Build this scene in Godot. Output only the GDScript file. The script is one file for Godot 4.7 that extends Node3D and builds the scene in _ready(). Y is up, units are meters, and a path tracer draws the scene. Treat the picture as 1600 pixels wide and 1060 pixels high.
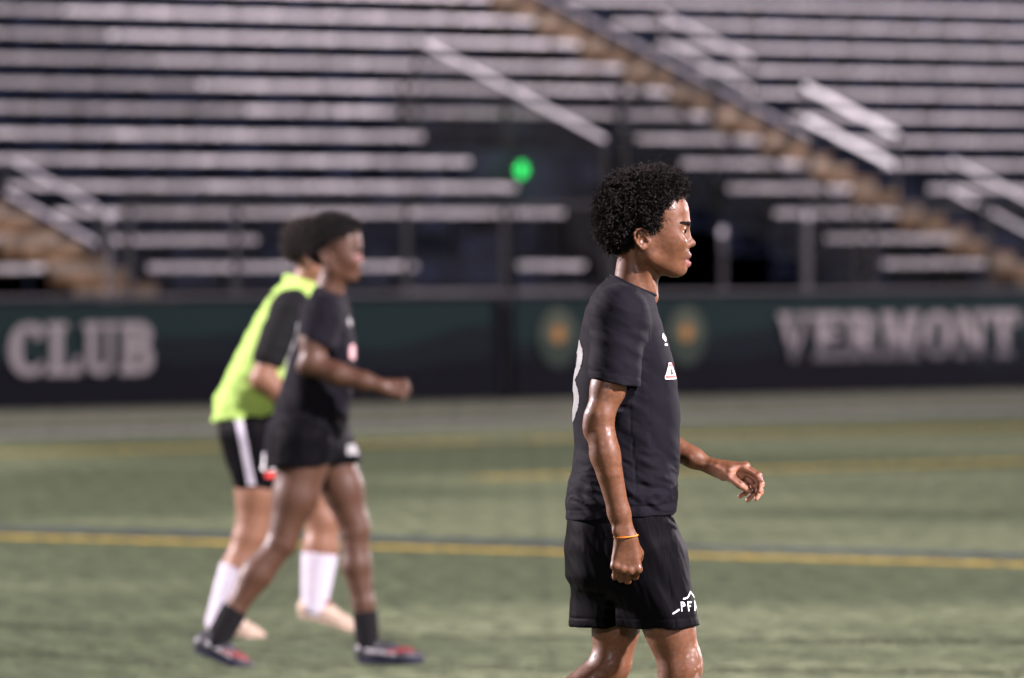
extends Node3D
# Night football practice: three players on artificial turf, a low fence with banners and an aluminium grandstand behind it.
# World: y up, metres. The camera stands at the origin of the ground plan and looks along -z. The field's own directions:
# U runs along the touchline (to the right and away), N points from the grandstand towards the field.

const EYE := 1.69
const FOCAL := 16140.0          # focal length in pixels of the 1600 pixel wide photograph
const U := Vector3(0.647127, 0.0, -0.762382)
const N := Vector3(0.762382, 0.0, 0.647127)
const STAND := 63.74            # distance of the first bench from the camera's line, along -N
const RISE := 0.254
const RUN := 0.61

var M := {}
var taken := {}

# ---------------------------------------------------------------- camera, sky, light
func set_up_view() -> void:
	var cam := Camera3D.new()
	cam.name = "camera"
	var lens := CameraAttributesPhysical.new()
	lens.frustum_focal_length = 12.0 / (530.0 / FOCAL)
	lens.frustum_focus_distance = 25.15
	lens.exposure_aperture = 6.1
	lens.frustum_near = 0.5
	lens.frustum_far = 600.0
	cam.attributes = lens
	add_child(cam)
	cam.position = Vector3(0, EYE, 0)
	cam.rotation.x = -atan((530.0 - 339.0) / FOCAL)
	cam.fov = rad_to_deg(2.0 * atan(530.0 / FOCAL))
	cam.near = 0.5
	cam.far = 600.0
	cam.current = true

	var env := Environment.new()
	env.background_mode = Environment.BG_SKY
	var sm := ProceduralSkyMaterial.new()
	sm.sky_top_color = Color(0.05, 0.06, 0.10)
	sm.sky_horizon_color = Color(0.14, 0.13, 0.16)
	sm.ground_bottom_color = Color(0.03, 0.03, 0.03)
	sm.ground_horizon_color = Color(0.10, 0.10, 0.11)
	sm.sky_curve = 0.12
	sm.sun_angle_max = 1.0
	var sky := Sky.new()
	sky.sky_material = sm
	env.sky = sky
	env.background_energy_multiplier = 0.6
	env.tonemap_mode = Environment.TONE_MAPPER_LINEAR
	env.tonemap_exposure = 1.4
	env.sdfgi_enabled = true
	env.ssao_enabled = true
	env.ssil_enabled = true
	var we := WorldEnvironment.new()
	we.name = "night_air"
	we.environment = env
	add_child(we)

	var added_moon := DirectionalLight3D.new()  # added faint moonlight, no moon in view
	added_moon.name = "added_moon"
	added_moon.light_energy = 0.012
	added_moon.light_color = Color(0.75, 0.82, 1.0)
	added_moon.light_angular_distance = 0.5
	added_moon.shadow_enabled = true
	added_moon.rotation_degrees = Vector3(-52, 28, 0)
	add_child(added_moon)

	# floodlight masts round the field, all outside the frame: ground plan (along U, behind -N), aim, energy
	floodlight_mast(Vector3(-50.0, 0, -51.0), 8200.0, "floodlight mast beyond the far left end of the grandstand")
	floodlight_mast(Vector3(33.0, 0, -9.0), 5600.0, "floodlight mast beside the near touchline on the camera side")
	floodlight_mast(Vector3(68.0, 0, -122.0), 6500.0, "floodlight mast beyond the far goal line")
	floodlight_mast(Vector3(-10.0, 0, 56.0), 2000.0, "floodlight mast standing behind the photographer")

# ---------------------------------------------------------------- nodes
func numbered(called: String) -> String:
	var n: int = taken.get(called, 0)
	taken[called] = n + 1
	return called if n == 0 else "%s_%03d" % [called, n]

func thing(called: String, label: String, category: String, at := Vector3.ZERO, group := "", kind := "") -> Node3D:
	var o := Node3D.new()
	o.name = numbered(called)
	add_child(o)
	o.position = at
	tag(o, label, category, group, kind)
	return o

func tag(o: Node, label: String, category := "", group := "", kind := "") -> void:
	if label:
		o.set_meta("label", label)
	if category:
		o.set_meta("category", category)
	if group:
		o.set_meta("group", group)
	if kind:
		o.set_meta("kind", kind)

func obj(called: String, mesh: Mesh, mat: Material, parent: Node = null) -> MeshInstance3D:
	var o := MeshInstance3D.new()
	o.mesh = mesh
	o.material_override = mat
	if parent == null or parent == self:
		o.name = numbered(called)
		add_child(o)
	else:
		o.name = called
		parent.add_child(o, true)
	return o

# ---------------------------------------------------------------- materials
func lin(r: float, g: float, b: float) -> Color:
	return Color(r, g, b).linear_to_srgb()

func paint(r: float, g: float, b: float, rough := 0.8, metal := 0.0, spec := 0.32) -> StandardMaterial3D:
	var m := StandardMaterial3D.new()
	m.albedo_color = lin(r, g, b)
	m.roughness = rough
	m.metallic = metal
	m.metallic_specular = spec
	return m

func noise_tex(freq: float, seed_: int, size := 256, normal := false, strength := 4.0, ramp: Gradient = null, octaves := 4) -> Texture2D:
	var n := FastNoiseLite.new()
	n.seed = seed_
	n.frequency = freq
	n.noise_type = FastNoiseLite.TYPE_SIMPLEX_SMOOTH
	n.fractal_octaves = octaves
	var img := n.get_seamless_image(size, size)
	if normal:
		img.convert(Image.FORMAT_RGBA8)
		img.bump_map_to_normal_map(strength)
	elif ramp:
		var out := Image.create(size, size, false, Image.FORMAT_RGB8)
		for y in size:
			for x in size:
				out.set_pixel(x, y, ramp.sample(img.get_pixel(x, y).r))
		img = out
	img.generate_mipmaps()
	return ImageTexture.create_from_image(img)

func ramp(points: Array) -> Gradient:
	var g := Gradient.new()
	var o := PackedFloat32Array()
	var c := PackedColorArray()
	for p in points:
		o.append(p[0])
		c.append(p[1])
	g.offsets = o
	g.colors = c
	return g

func triplanar(m: StandardMaterial3D, scale: float, world := false) -> void:
	m.uv1_triplanar = true
	m.uv1_world_triplanar = world
	m.uv1_scale = Vector3.ONE * scale

func grey_ramp(lo: float, hi: float, a := 0.3, b := 0.7) -> Gradient:
	return ramp([[a, Color(lo, lo, lo)], [b, Color(hi, hi, hi)]])

func make_materials() -> void:
	var fine := noise_tex(0.06, 3, 256, true, 3.0)
	var pores := noise_tex(0.12, 5, 256, true, 2.0)
	var sweat := noise_tex(0.02, 8, 256, false, 0.0, grey_ramp(0.60, 1.0, 0.40, 0.60))
	var mottle := noise_tex(0.03, 9, 256, false, 0.0, grey_ramp(0.84, 1.0, 0.2, 0.8))
	var weave := weave_tex()
	for s in [["skin_deep", 0.142, 0.060, 0.031, 0.62], ["skin_wet", 0.168, 0.068, 0.033, 0.64], ["skin_dark", 0.080, 0.0355, 0.0215, 0.68], ["skin_tan", 0.215, 0.105, 0.060, 0.72]]:
		var m := paint(1, 1, 1, s[4], 0.0, 0.42)
		m.vertex_color_use_as_albedo = true
		m.albedo_texture = mottle
		m.roughness_texture = sweat
		m.normal_enabled = true
		m.normal_texture = pores
		m.normal_scale = 0.16
		triplanar(m, 9.0)
		m.subsurf_scatter_enabled = true
		m.subsurf_scatter_strength = 0.12
		m.set_meta("base", Color(s[1], s[2], s[3]))
		M[s[0]] = m
	for s in [["jersey_black", 0.0062, 0.0058, 0.0088, 0.74, 0.05, 0.15], ["shorts_black", 0.0032, 0.0031, 0.0040, 0.56, 0.01, 0.10], ["shirt_charcoal", 0.010, 0.0105, 0.0115, 0.78, 0.04, 0.15],
			["bib_green", 0.32, 0.49, 0.115, 0.75, 0.05, 0.25], ["sock_black", 0.010, 0.010, 0.011, 0.85, 0.06, 0.15], ["sock_white", 0.44, 0.42, 0.48, 0.85, 0.1, 0.3]]:
		var m := paint(s[1], s[2], s[3], s[4], 0.0, s[6])
		m.rim_enabled = true
		m.rim = s[5]
		m.rim_tint = 0.4
		m.normal_enabled = true
		m.normal_texture = weave
		m.normal_scale = 0.5
		triplanar(m, 14.0)
		M[s[0]] = m
	M.hair_black = paint(0.080, 0.068, 0.066, 0.8, 0.0, 0.3)
	M.hair_root = paint(0.010, 0.009, 0.009, 0.9, 0.0, 0.2)
	M.hair_brown = paint(0.055, 0.034, 0.024, 0.55, 0.0, 0.5)
	M.eye_white = paint(0.34, 0.30, 0.28, 0.2)
	M.iris = paint(0.018, 0.010, 0.007, 0.1)
	M.band = paint(0.85, 0.26, 0.03, 0.5)
	M.print_grey = paint(0.24, 0.245, 0.24, 0.6)
	M.print_white = paint(0.80, 0.80, 0.80, 0.55)
	M.print_red = paint(0.58, 0.045, 0.035, 0.55)
	M.print_black = paint(0.012, 0.012, 0.013, 0.6)
	M.boot_dark = paint(0.040, 0.040, 0.046, 0.4)
	M.boot_red = paint(0.17, 0.036, 0.038, 0.55)
	M.boot_white = paint(0.28, 0.28, 0.30, 0.5)
	M.boot_blue = paint(0.016, 0.018, 0.042, 0.5)
	M.boot_cream = paint(0.40, 0.31, 0.24, 0.65)
	# grandstand and fence
	var brushed := noise_tex(0.02, 21, 256, false, 0.0, grey_ramp(0.70, 1.0, 0.25, 0.75))
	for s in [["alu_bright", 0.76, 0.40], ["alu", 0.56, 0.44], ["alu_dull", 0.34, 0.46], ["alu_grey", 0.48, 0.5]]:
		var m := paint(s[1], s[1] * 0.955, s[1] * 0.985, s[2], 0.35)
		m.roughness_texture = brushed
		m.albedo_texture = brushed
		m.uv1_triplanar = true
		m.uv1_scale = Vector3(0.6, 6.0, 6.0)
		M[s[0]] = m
	M.galvanised = paint(0.70, 0.68, 0.71, 0.42, 0.5)
	M.rail_grey = paint(0.30, 0.29, 0.32, 0.5, 0.4)
	M.rail_glare = paint(0.92, 0.91, 0.93, 0.4, 0.15)  # near-white: floodlight glare painted into one rail pair
	M.steel_dim = paint(0.040, 0.039, 0.045, 0.65, 0.2)
	M.navy = weathered(0.010, 0.014, 0.030, 31)
	M.navy_deep = weathered(0.006, 0.008, 0.016, 32)
	M.footboard = weathered(0.010, 0.011, 0.016, 33)  # near-black: shade under the seats put into the footboard colour
	M.step_tan = weathered(0.25, 0.20, 0.155, 34)
	M.step_brown = weathered(0.155, 0.095, 0.052, 35)
	M.black_vinyl = paint(0.010, 0.010, 0.011, 0.6)
	M.pole = paint(0.30, 0.31, 0.32, 0.5, 0.5)
	M.concrete = weathered(0.26, 0.25, 0.24, 36)

func weathered(r: float, g: float, b: float, seed_: int) -> StandardMaterial3D:
	var m := paint(r, g, b, 0.85, 0.0, 0.16)
	m.albedo_texture = noise_tex(0.015, seed_, 128, false, 0.0, grey_ramp(0.7, 1.0))
	triplanar(m, 0.7)
	return m

func weave_tex() -> Texture2D:
	var img := Image.create(128, 128, false, Image.FORMAT_RGBA8)
	var rng := RandomNumberGenerator.new()
	rng.seed = 77
	for y in 128:
		for x in 128:
			var v := 0.5 + 0.25 * sin(x * TAU / 4.0 + (y % 2) * PI) * cos(y * TAU / 4.0) + rng.randf_range(-0.12, 0.12)
			img.set_pixel(x, y, Color(v, v, v))
	img.bump_map_to_normal_map(2.0)
	img.generate_mipmaps()
	return ImageTexture.create_from_image(img)

# ---------------------------------------------------------------- plain shapes in a SurfaceTool
func st_new() -> SurfaceTool:
	var st := SurfaceTool.new()
	st.begin(Mesh.PRIMITIVE_TRIANGLES)
	return st

func quad(st: SurfaceTool, a: Vector3, b: Vector3, c: Vector3, d: Vector3) -> void:
	var n := (c - a).cross(b - a).normalized()
	for p in [a, b, c, a, c, d]:
		st.set_normal(n)
		st.add_vertex(p)

# a box with chamfered edges along its length: section in (y, z), length along x
func plank_mesh(x0: float, x1: float, y0: float, y1: float, z0: float, z1: float, c := 0.006, t := Transform3D.IDENTITY) -> ArrayMesh:
	var st := st_new()
	add_plank(st, x0, x1, y0, y1, z0, z1, c, t)
	return st.commit()

func add_plank(st: SurfaceTool, x0: float, x1: float, y0: float, y1: float, z0: float, z1: float, c := 0.006, t := Transform3D.IDENTITY) -> void:
	var ring := [Vector2(y0, z0 + c), Vector2(y0, z1 - c), Vector2(y0 + c, z1), Vector2(y1 - c, z1), Vector2(y1, z1 - c), Vector2(y1, z0 + c), Vector2(y1 - c, z0), Vector2(y0 + c, z0)]
	var n := ring.size()
	var ca := Vector3.ZERO
	for i in n:
		var p: Vector2 = ring[i]
		var q: Vector2 = ring[(i + 1) % n]
		quad(st, t * Vector3(x0, p.x, p.y), t * Vector3(x1, p.x, p.y), t * Vector3(x1, q.x, q.y), t * Vector3(x0, q.x, q.y))
	for i in range(1, n - 1):
		var p0: Vector2 = ring[0]
		var p1: Vector2 = ring[i]
		var p2: Vector2 = ring[i + 1]
		var nx := (t.basis * Vector3(1, 0, 0)).normalized()
		for e in [[x1, nx, [p0, p2, p1]], [x0, -nx, [p0, p1, p2]]]:
			for p in e[2]:
				st.set_normal(e[1])
				st.add_vertex(t * Vector3(e[0], p.x, p.y))

# a tube through points; sides counted round
func add_tube(st: SurfaceTool, pts: Array, r: float, sides := 8, r1 := -1.0) -> void:
	var rings := []
	var n := pts.size()
	var up := Vector3.UP
	for i in n:
		var dir: Vector3 = (pts[mini(i + 1, n - 1)] - pts[maxi(i - 1, 0)]).normalized()
		var side := dir.cross(up if absf(dir.dot(up)) < 0.95 else Vector3.RIGHT).normalized()
		var over := side.cross(dir).normalized()
		var rr := r if r1 < 0.0 else lerpf(r, r1, float(i) / (n - 1))
		var ring := []
		for k in sides:
			var a := TAU * k / sides
			var o := side * cos(a) + over * sin(a)
			ring.append([pts[i] + o * rr, o])
		rings.append(ring)
	for i in n - 1:
		for k in sides:
			var k2 := (k + 1) % sides
			for v in [rings[i][k], rings[i][k2], rings[i + 1][k2], rings[i][k], rings[i + 1][k2], rings[i + 1][k]]:
				st.set_normal(v[1])
				st.add_vertex(v[0])
	for e in [[0, -1.0], [n - 1, 1.0]]:
		var dir: Vector3 = (pts[1] - pts[0]).normalized() * -1.0 if e[0] == 0 else (pts[n - 1] - pts[n - 2]).normalized()
		for k in sides:
			var k2 := (k + 1) % sides
			var tri := [pts[e[0]], rings[e[0]][k][0], rings[e[0]][k2][0]] if e[0] == 0 else [pts[e[0]], rings[e[0]][k2][0], rings[e[0]][k][0]]
			for v in tri:
				st.set_normal(dir)
				st.add_vertex(v)

func tube_mesh(pts: Array, r: float, sides := 8, r1 := -1.0) -> ArrayMesh:
	var st := st_new()
	add_tube(st, pts, r, sides, r1)
	return st.commit()

# ---------------------------------------------------------------- floodlights (outside the frame; they light the place)
func floodlight_mast(at: Vector3, energy: float, label: String) -> void:
	var t := thing("floodlight_mast", label, "floodlight", at, "floodlight masts round the field")
	var aim := Vector3(4, 1, -62)
	var h := 23.0
	obj("pole", tube_mesh([Vector3.ZERO, Vector3(0, h + 1.2, 0)], 0.24, 10, 0.13), M.pole, t)
	var flat := Vector3(aim.x - at.x, 0, aim.z - at.z).normalized()
	var side := Vector3.UP.cross(flat).normalized()
	for row in 2:
		var y := h - 0.55 + row * 1.1
		obj("crossarm", tube_mesh([side * -1.9 + Vector3(0, y, 0), side * 1.9 + Vector3(0, y, 0)], 0.06, 6), M.pole, t)
		for i in 4:
			var c := side * (i - 1.5) * 1.0 + Vector3(0, y, 0) + flat * 0.15
			var down := (aim - at - c).normalized()
			var f := obj("lamp_housing", tube_mesh([c - down * 0.1, c + down * 0.25], 0.16, 12, 0.30), M.pole, t)
			obj("lamp_glass", tube_mesh([c + down * 0.252, c + down * 0.262], 0.285, 12), M.lamp_glow, f)
	var l := SpotLight3D.new()
	l.name = "lamp_beam"
	l.light_color = Color(1.0, 0.94, 0.97)
	l.light_energy = energy
	l.light_size = 1.1
	l.spot_range = 260.0
	l.spot_attenuation = 2.0
	l.spot_angle = 62.0
	l.spot_angle_attenuation = 0.3
	l.shadow_enabled = true
	t.add_child(l)
	l.position = Vector3(0, h, 0) + flat * 1.6 + Vector3(0, -0.2, 0)
	l.look_at_from_position(t.position + l.position, aim, Vector3.UP)

# ---------------------------------------------------------------- ground
func plan(a: float, back: float, y := 0.0) -> Vector3:
	return U * a - N * back + Vector3(0, y, 0)

func sheet(a0: float, a1: float, d0: float, d1: float, y: float) -> ArrayMesh:
	var st := st_new()
	var p := [plan(a0, d0, y), plan(a1, d0, y), plan(a1, d1, y), plan(a0, d1, y)]
	if (p[1] - p[0]).cross(p[2] - p[0]).y > 0:
		p.reverse()
	for i in [0, 1, 2, 0, 2, 3]:
		st.set_normal(Vector3.UP)
		st.add_vertex(p[i])
	return st.commit()

func turf_material(base: Color, seed_: int) -> StandardMaterial3D:
	var m := StandardMaterial3D.new()
	m.roughness = 0.7
	m.metallic_specular = 0.35
	var c := func(k: float, dr := 0.0) -> Color: return Color(base.r * k + dr, base.g * k + dr * 0.9, base.b * k + dr * 0.8).linear_to_srgb()
	m.albedo_texture = noise_tex(0.035, seed_, 512, false, 0.0, ramp([[0.25, c.call(0.45)], [0.42, c.call(0.85)], [0.55, c.call(1.06, 0.004)], [0.75, c.call(1.5, 0.04)]]), 5)
	m.uv1_triplanar = true
	m.uv1_world_triplanar = true
	m.uv1_scale = Vector3(0.31, 0.31, 0.31)
	m.detail_enabled = true
	m.detail_blend_mode = BaseMaterial3D.BLEND_MODE_MUL
	m.detail_albedo = noise_tex(0.012, seed_ + 1, 256, false, 0.0, ramp([[0.35, Color(0.74, 0.77, 0.72)], [0.65, Color(1.0, 1.0, 1.0)]]))
	m.detail_uv_layer = BaseMaterial3D.DETAIL_UV_2
	m.uv2_triplanar = true
	m.uv2_world_triplanar = true
	m.uv2_scale = Vector3.ONE * 0.043
	m.normal_enabled = true
	m.normal_texture = noise_tex(0.2, seed_ + 2, 256, true, 6.0)
	m.normal_scale = 1.0
	return m

func build_ground() -> void:
	var turf := turf_material(Color(0.094, 0.116, 0.058), 40)
	var st := st_new()
	var n := 8
	for i in n:
		for k in n:
			var x0 := -260.0 + 520.0 * i / n
			var x1 := -260.0 + 520.0 * (i + 1) / n
			var z0 := -320.0 + 460.0 * k / n
			var z1 := -320.0 + 460.0 * (k + 1) / n
			quad(st, Vector3(x0, 0, z0), Vector3(x1, 0, z0), Vector3(x1, 0, z1), Vector3(x0, 0, z1))
	var g := obj("ground", st.commit(), turf)
	tag(g, "green artificial turf of the football field", "turf", "", "structure")
	var yellow := line_paint(0.48, 0.34, 0.050, 51)
	var white := line_paint(0.20, 0.20, 0.19, 52)
	var blue := line_paint(0.030, 0.045, 0.11, 53)
	var lines := [
		["yellow_line", "yellow line across the field just behind the players", 39.64, 39.94, -8.0, 43.5, yellow],
		["blue_line", "dark blue line beside the yellow line across the field", 40.62, 40.9, -8.0, 43.5, blue],
		["yellow_line", "yellow touchline in the middle distance starting behind the nearest player", 50.7, 110.0, 43.2, 43.5, yellow],
		["yellow_line", "faint far yellow touchline near the fence", 10.0, 120.0, 50.25, 50.55, yellow],
		["white_border", "wide white border strip along the far touchline", 5.0, 125.0, 54.0, 55.3, white],
		["grey_margin", "grey run-off strip between border and fence", 5.0, 125.0, 56.6, 62.0, line_paint(0.125, 0.132, 0.092, 54)],
	]
	for i in lines.size():
		var l: Array = lines[i]
		var o := obj(l[0], sheet(l[2], l[3], l[4], l[5], 0.004 + 0.0005 * i), l[6])
		tag(o, l[1], "field marking", "", "structure")
	# a straight white line that crosses the touchlines at a slant
	var a := Vector3(-1.16, 0.009, -78.16)
	var b := Vector3(6.5, 0.009, -75.1)
	var across := (b - a).cross(Vector3.UP).normalized() * 0.09
	var s2 := st_new()
	quad(s2, a - across, b - across, b + across, a + across)
	var w := obj("white_line", s2.commit(), white)
	tag(w, "thin white line crossing the far turf at a slant", "field marking", "", "structure")

func line_paint(r: float, g: float, b: float, seed_: int) -> StandardMaterial3D:
	var m := paint(r, g, b, 0.75)
	m.albedo_texture = noise_tex(0.05, seed_, 256, false, 0.0, grey_ramp(0.55, 1.0, 0.3, 0.62), 5)
	triplanar(m, 0.55, true)
	return m

# ---------------------------------------------------------------- chain-link
func chain_link(x0: float, x1: float, low: Callable, high: Callable, pitch := 0.060, wire := 0.0085) -> ArrayMesh:
	# diagonal wires in the plane z = 0, cut between low(x) and high(x)
	var st := st_new()
	for s in [-1.0, 1.0]:
		var span: float = x1 - x0 + 3.0
		var count := int(span / (pitch * 1.414))
		for i in count:
			var c: float = x0 - 1.5 + i * pitch * 1.414
			# walk along the wire in short pieces and keep the run that lies inside
			var first := INF
			var last := INF
			for k in 121:
				var y := -0.5 + k * 0.04
				var x: float = c + s * (y - 1.0)
				if x > x0 and x < x1 and y > low.call(x) and y < high.call(x):
					if first == INF:
						first = y
					last = y
			if first == INF or last - first < 0.02:
				continue
			var z: float = s * wire * 0.5
			var dx := Vector3(-s, 1, 0).normalized() * wire * 0.5
			dx = Vector3(dx.x, dx.y, 0)
			var p := Vector3(c + s * (first - 1.0), first, z)
			var q := Vector3(c + s * (last - 1.0), last, z)
			var nrm := Vector3(0, 0, wire * 0.5)
			var side := Vector3(-(q - p).normalized().y, (q - p).normalized().x, 0) * wire * 0.5
			quad(st, p - side, p + nrm, q + nrm, q - side)
			quad(st, p + nrm, p + side, q + side, q + nrm)
			quad(st, p + side, p - side, q - side, q + side)
	return st.commit()

# ---------------------------------------------------------------- grandstand
func stand_frame(o: Node3D, a := 76.0, back := STAND, y := 0.0) -> void:
	o.transform = Transform3D(Basis(U, Vector3.UP, N), plan(a, back, y))

func seat_h(k: float) -> float:
	return 0.962 + RISE * k

func foot_h(k: float) -> float:
	return 0.532 + RISE * k

func build_stand() -> void:
	var t := thing("grandstand", "stepped aluminium grandstand with dark risers, tan aisle steps and entrance gap", "grandstand")
	stand_frame(t)
	var rows := 22
	# blocks of rows: the left block runs from the left aisle to the right aisle; the entrance cuts rows 0 to 6
	for k in rows:
		var spans := [[-30.0, 69.25], [70.6, 83.38], [84.62, 120.0]]
		if k <= 6:
			spans = [[-30.0, 69.25], [70.6, 78.05], [81.33, 83.38], [84.62, 120.0]]
		for s in spans:
			if s[1] < 60.0 and s[0] < 0.0:
				pass
			var x0: float = maxf(s[0], 60.0) - 76.0
			var x1: float = minf(s[1], 96.0) - 76.0
			var zf := -RUN * k - 0.42
			obj("riser", plank_mesh(x0, x1, foot_h(k) - RISE, foot_h(k) - 0.045, zf + 0.36, zf + 0.375, 0.003), M.navy, t)
			obj("footboard", plank_mesh(x0, x1, foot_h(k) - 0.045, foot_h(k), zf - 0.24, zf + 0.38, 0.006), M.footboard, t)
	# dark structure below and behind
	obj("front_skirt", plank_mesh(-16.0, 2.02, 0.0, 0.30, -0.08, -0.04, 0.004), M.navy, t)
	obj("front_skirt", plank_mesh(5.36, 20.0, 0.0, 0.30, -0.08, -0.04, 0.004), M.navy, t)
	obj("back_wall", plank_mesh(-16.0, 20.0, 0.0, foot_h(rows) + 1.2, -RUN * rows - 0.7, -RUN * rows - 0.55, 0.01), M.navy_deep, t)
	# entrance walls
	for x in [2.0, 5.34]:
		var st := st_new()
		for k in 8:
			add_plank(st, x - 0.03 if x < 3.0 else x - 0.03, x + 0.03, 0.0, foot_h(k) + 0.02, -RUN * (k + 1), -RUN * k, 0.002)
		obj("entrance_wall", st.commit(), M.navy, t)
	obj("head_wall", plank_mesh(2.0, 5.34, 1.75, foot_h(7) + 0.05, -RUN * 6.9, -RUN * 6.9 + 0.06, 0.004), M.navy, t)
	obj("passage_back", plank_mesh(1.2, 6.2, 0.0, 2.2, -RUN * 13.0, -RUN * 13.0 + 0.06, 0.004), M.navy_deep, t)
	# aisle steps: tan treads on brown fronts, level with the planks of each row, and a dark stringer beside them
	for aisle in [[69.28, 70.4, 70.57], [83.41, 84.16, 84.58]]:
		for k in rows:
			var z := -RUN * k
			var x0: float = aisle[0] - 76.0
			var x1: float = aisle[1] - 76.0
			var h := seat_h(k) - 0.02
			obj("step", plank_mesh(x0, x1, h - RISE - 0.03, h - 0.05, z - 0.03, z - 0.01, 0.003), M.step_brown, t)
			obj("tread", plank_mesh(x0, x1, h - 0.048, h + 0.012, z - 0.34, z + 0.0, 0.006), M.step_tan, t)
			obj("half_step", plank_mesh(x0, x1, h + 0.014, h + RISE * 0.5 - 0.03, z - 0.33, z - 0.31, 0.003), M.step_tan, t)
			obj("half_tread", plank_mesh(x0, x1, h + RISE * 0.5 - 0.028, h + RISE * 0.5 + 0.012, z - RUN - 0.005, z - 0.29, 0.006), M.step_brown, t)
			obj("stringer", plank_mesh(x1 + 0.01, aisle[2] - 76.0, h - RISE - 0.1, h + 0.02, z - RUN, z - 0.05, 0.004), M.navy, t)
	build_benches(rows)
	build_rails()

func bench(k: int, a0: float, a1: float, label: String, tone: Array) -> void:
	# tone: list of [end of plank along the row, material]; planks butt with a small gap
	var t := thing("bleacher_bench", label, "bench", Vector3.ZERO, "aluminium benches of the grandstand")
	stand_frame(t, 76.0, STAND, 0.0)
	var z := -RUN * k
	var h := seat_h(k)
	var x := a0 - 76.0
	for e in tone:
		var x1: float = minf(e[0], a1) - 76.0
		if x1 - x < 0.05:
			continue
		var st := st_new()
		add_plank(st, x, x1 - 0.008, h - 0.026, h + 0.030, z - 0.02, z + 0.012, 0.008)
		add_plank(st, x, x1 - 0.008, h - 0.006, h + 0.030, z - 0.25, z - 0.022, 0.006)
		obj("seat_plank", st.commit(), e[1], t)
		x = x1
	var n := int((a1 - a0) / 1.8) + 1
	for i in n + 1:
		var bx := clampf(a0 + (a1 - a0) * i / n, a0 + 0.1, a1 - 0.1) - 76.0
		obj("bracket", plank_mesh(bx - 0.03, bx + 0.03, foot_h(k) + 0.002, h - 0.008, z - 0.2, z - 0.1, 0.004), M.navy, t)

func build_benches(rows: int) -> void:
	var names := ["lowest", "second", "third", "fourth", "fifth", "sixth", "seventh", "eighth", "ninth", "tenth", "eleventh", "twelfth", "thirteenth"]
	var rng := RandomNumberGenerator.new()
	rng.seed = 5
	for k in 14:
		var nm: String = names[k] if k < names.size() else "topmost visible"
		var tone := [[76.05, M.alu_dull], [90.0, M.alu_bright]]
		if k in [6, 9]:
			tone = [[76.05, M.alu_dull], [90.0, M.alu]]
		if k >= 7:
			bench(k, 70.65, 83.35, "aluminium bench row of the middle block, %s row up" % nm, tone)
		elif k >= 3:
			bench(k, 70.65, 78.03, "aluminium bench left of the stand entrance, %s row up" % nm, [[73.4, M.alu], [90.0, M.alu_bright]])
			bench(k, 81.35, 83.35, "short aluminium bench right of the stand entrance, %s row up" % nm, [[90.0, M.alu]])
		if k >= 4:
			bench(k, 84.65, 95.0, "aluminium bench row of the right-hand block, %s row up" % nm, [[88.0, M.alu_grey], [96.0, M.alu_grey]])
	bench(2, 70.7, 72.8, "short aluminium bench left of the dark platform, third row up", [[90.0, M.alu]])
	bench(1, 70.6, 74.4, "aluminium bench behind the two running players, second row up", [[90.0, M.alu_bright]])
	bench(1, 75.9, 76.9, "very short aluminium bench standing alone beside the stand entrance", [[90.0, M.alu_bright]])
	bench(0, 73.4, 74.9, "dull low bench just above the fence, longer of two", [[90.0, M.alu_dull]])
	bench(0, 75.2, 76.2, "dull low bench just above the fence, shorter of two", [[90.0, M.alu_dull]])
	bench(2, 81.4, 83.5, "short aluminium bench right of the stand entrance, third row up", [[90.0, M.alu]])
	bench(1, 81.55, 83.3, "short aluminium bench right of the stand entrance, second row up", [[90.0, M.alu]])
	for k in range(2, 9):
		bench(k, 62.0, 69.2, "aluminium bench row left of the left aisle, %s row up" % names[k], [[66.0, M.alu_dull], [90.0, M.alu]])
	bench(1, 62.0, 69.2, "aluminium bench end left of the left aisle", [[90.0, M.alu]])

func aisle_rail(a: float, k0: float, k1: float, hs: Array, mat: Material, label: String, mesh_to := -1.0, radius := 0.020) -> void:
	# a sloping handrail along the aisle from row k0 down to row k1, one pipe for each height in hs
	var t := thing("handrail", label, "handrail", Vector3.ZERO, "pipe handrails of the grandstand")
	stand_frame(t, a, STAND)
	for h in hs:
		obj("rail", tube_mesh([Vector3(0, foot_h(k0) + h, -RUN * k0), Vector3(0, foot_h(k1) + h, -RUN * k1)], radius, 10), mat, t)
	for k in [k0, k1]:
		obj("post", tube_mesh([Vector3(0, foot_h(k) - 0.1, -RUN * k), Vector3(0, foot_h(k) + hs[0], -RUN * k)], radius, 8), M.black_vinyl, t)
	if mesh_to >= 0.0:
		var len: float = RUN * (k0 - k1)
		var slope := RISE / RUN
		var low := func(x: float) -> float: return foot_h(k1) + x * slope + mesh_to
		var high := func(x: float) -> float: return foot_h(k1) + x * slope + hs[0]
		var m := obj("chain_link", chain_link(0.0, len, low, high), M.black_vinyl, t)
		m.rotation.y = PI / 2
		m.position = Vector3(0, 0, -RUN * k1)
		m.set_meta("kind", "stuff")

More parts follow.
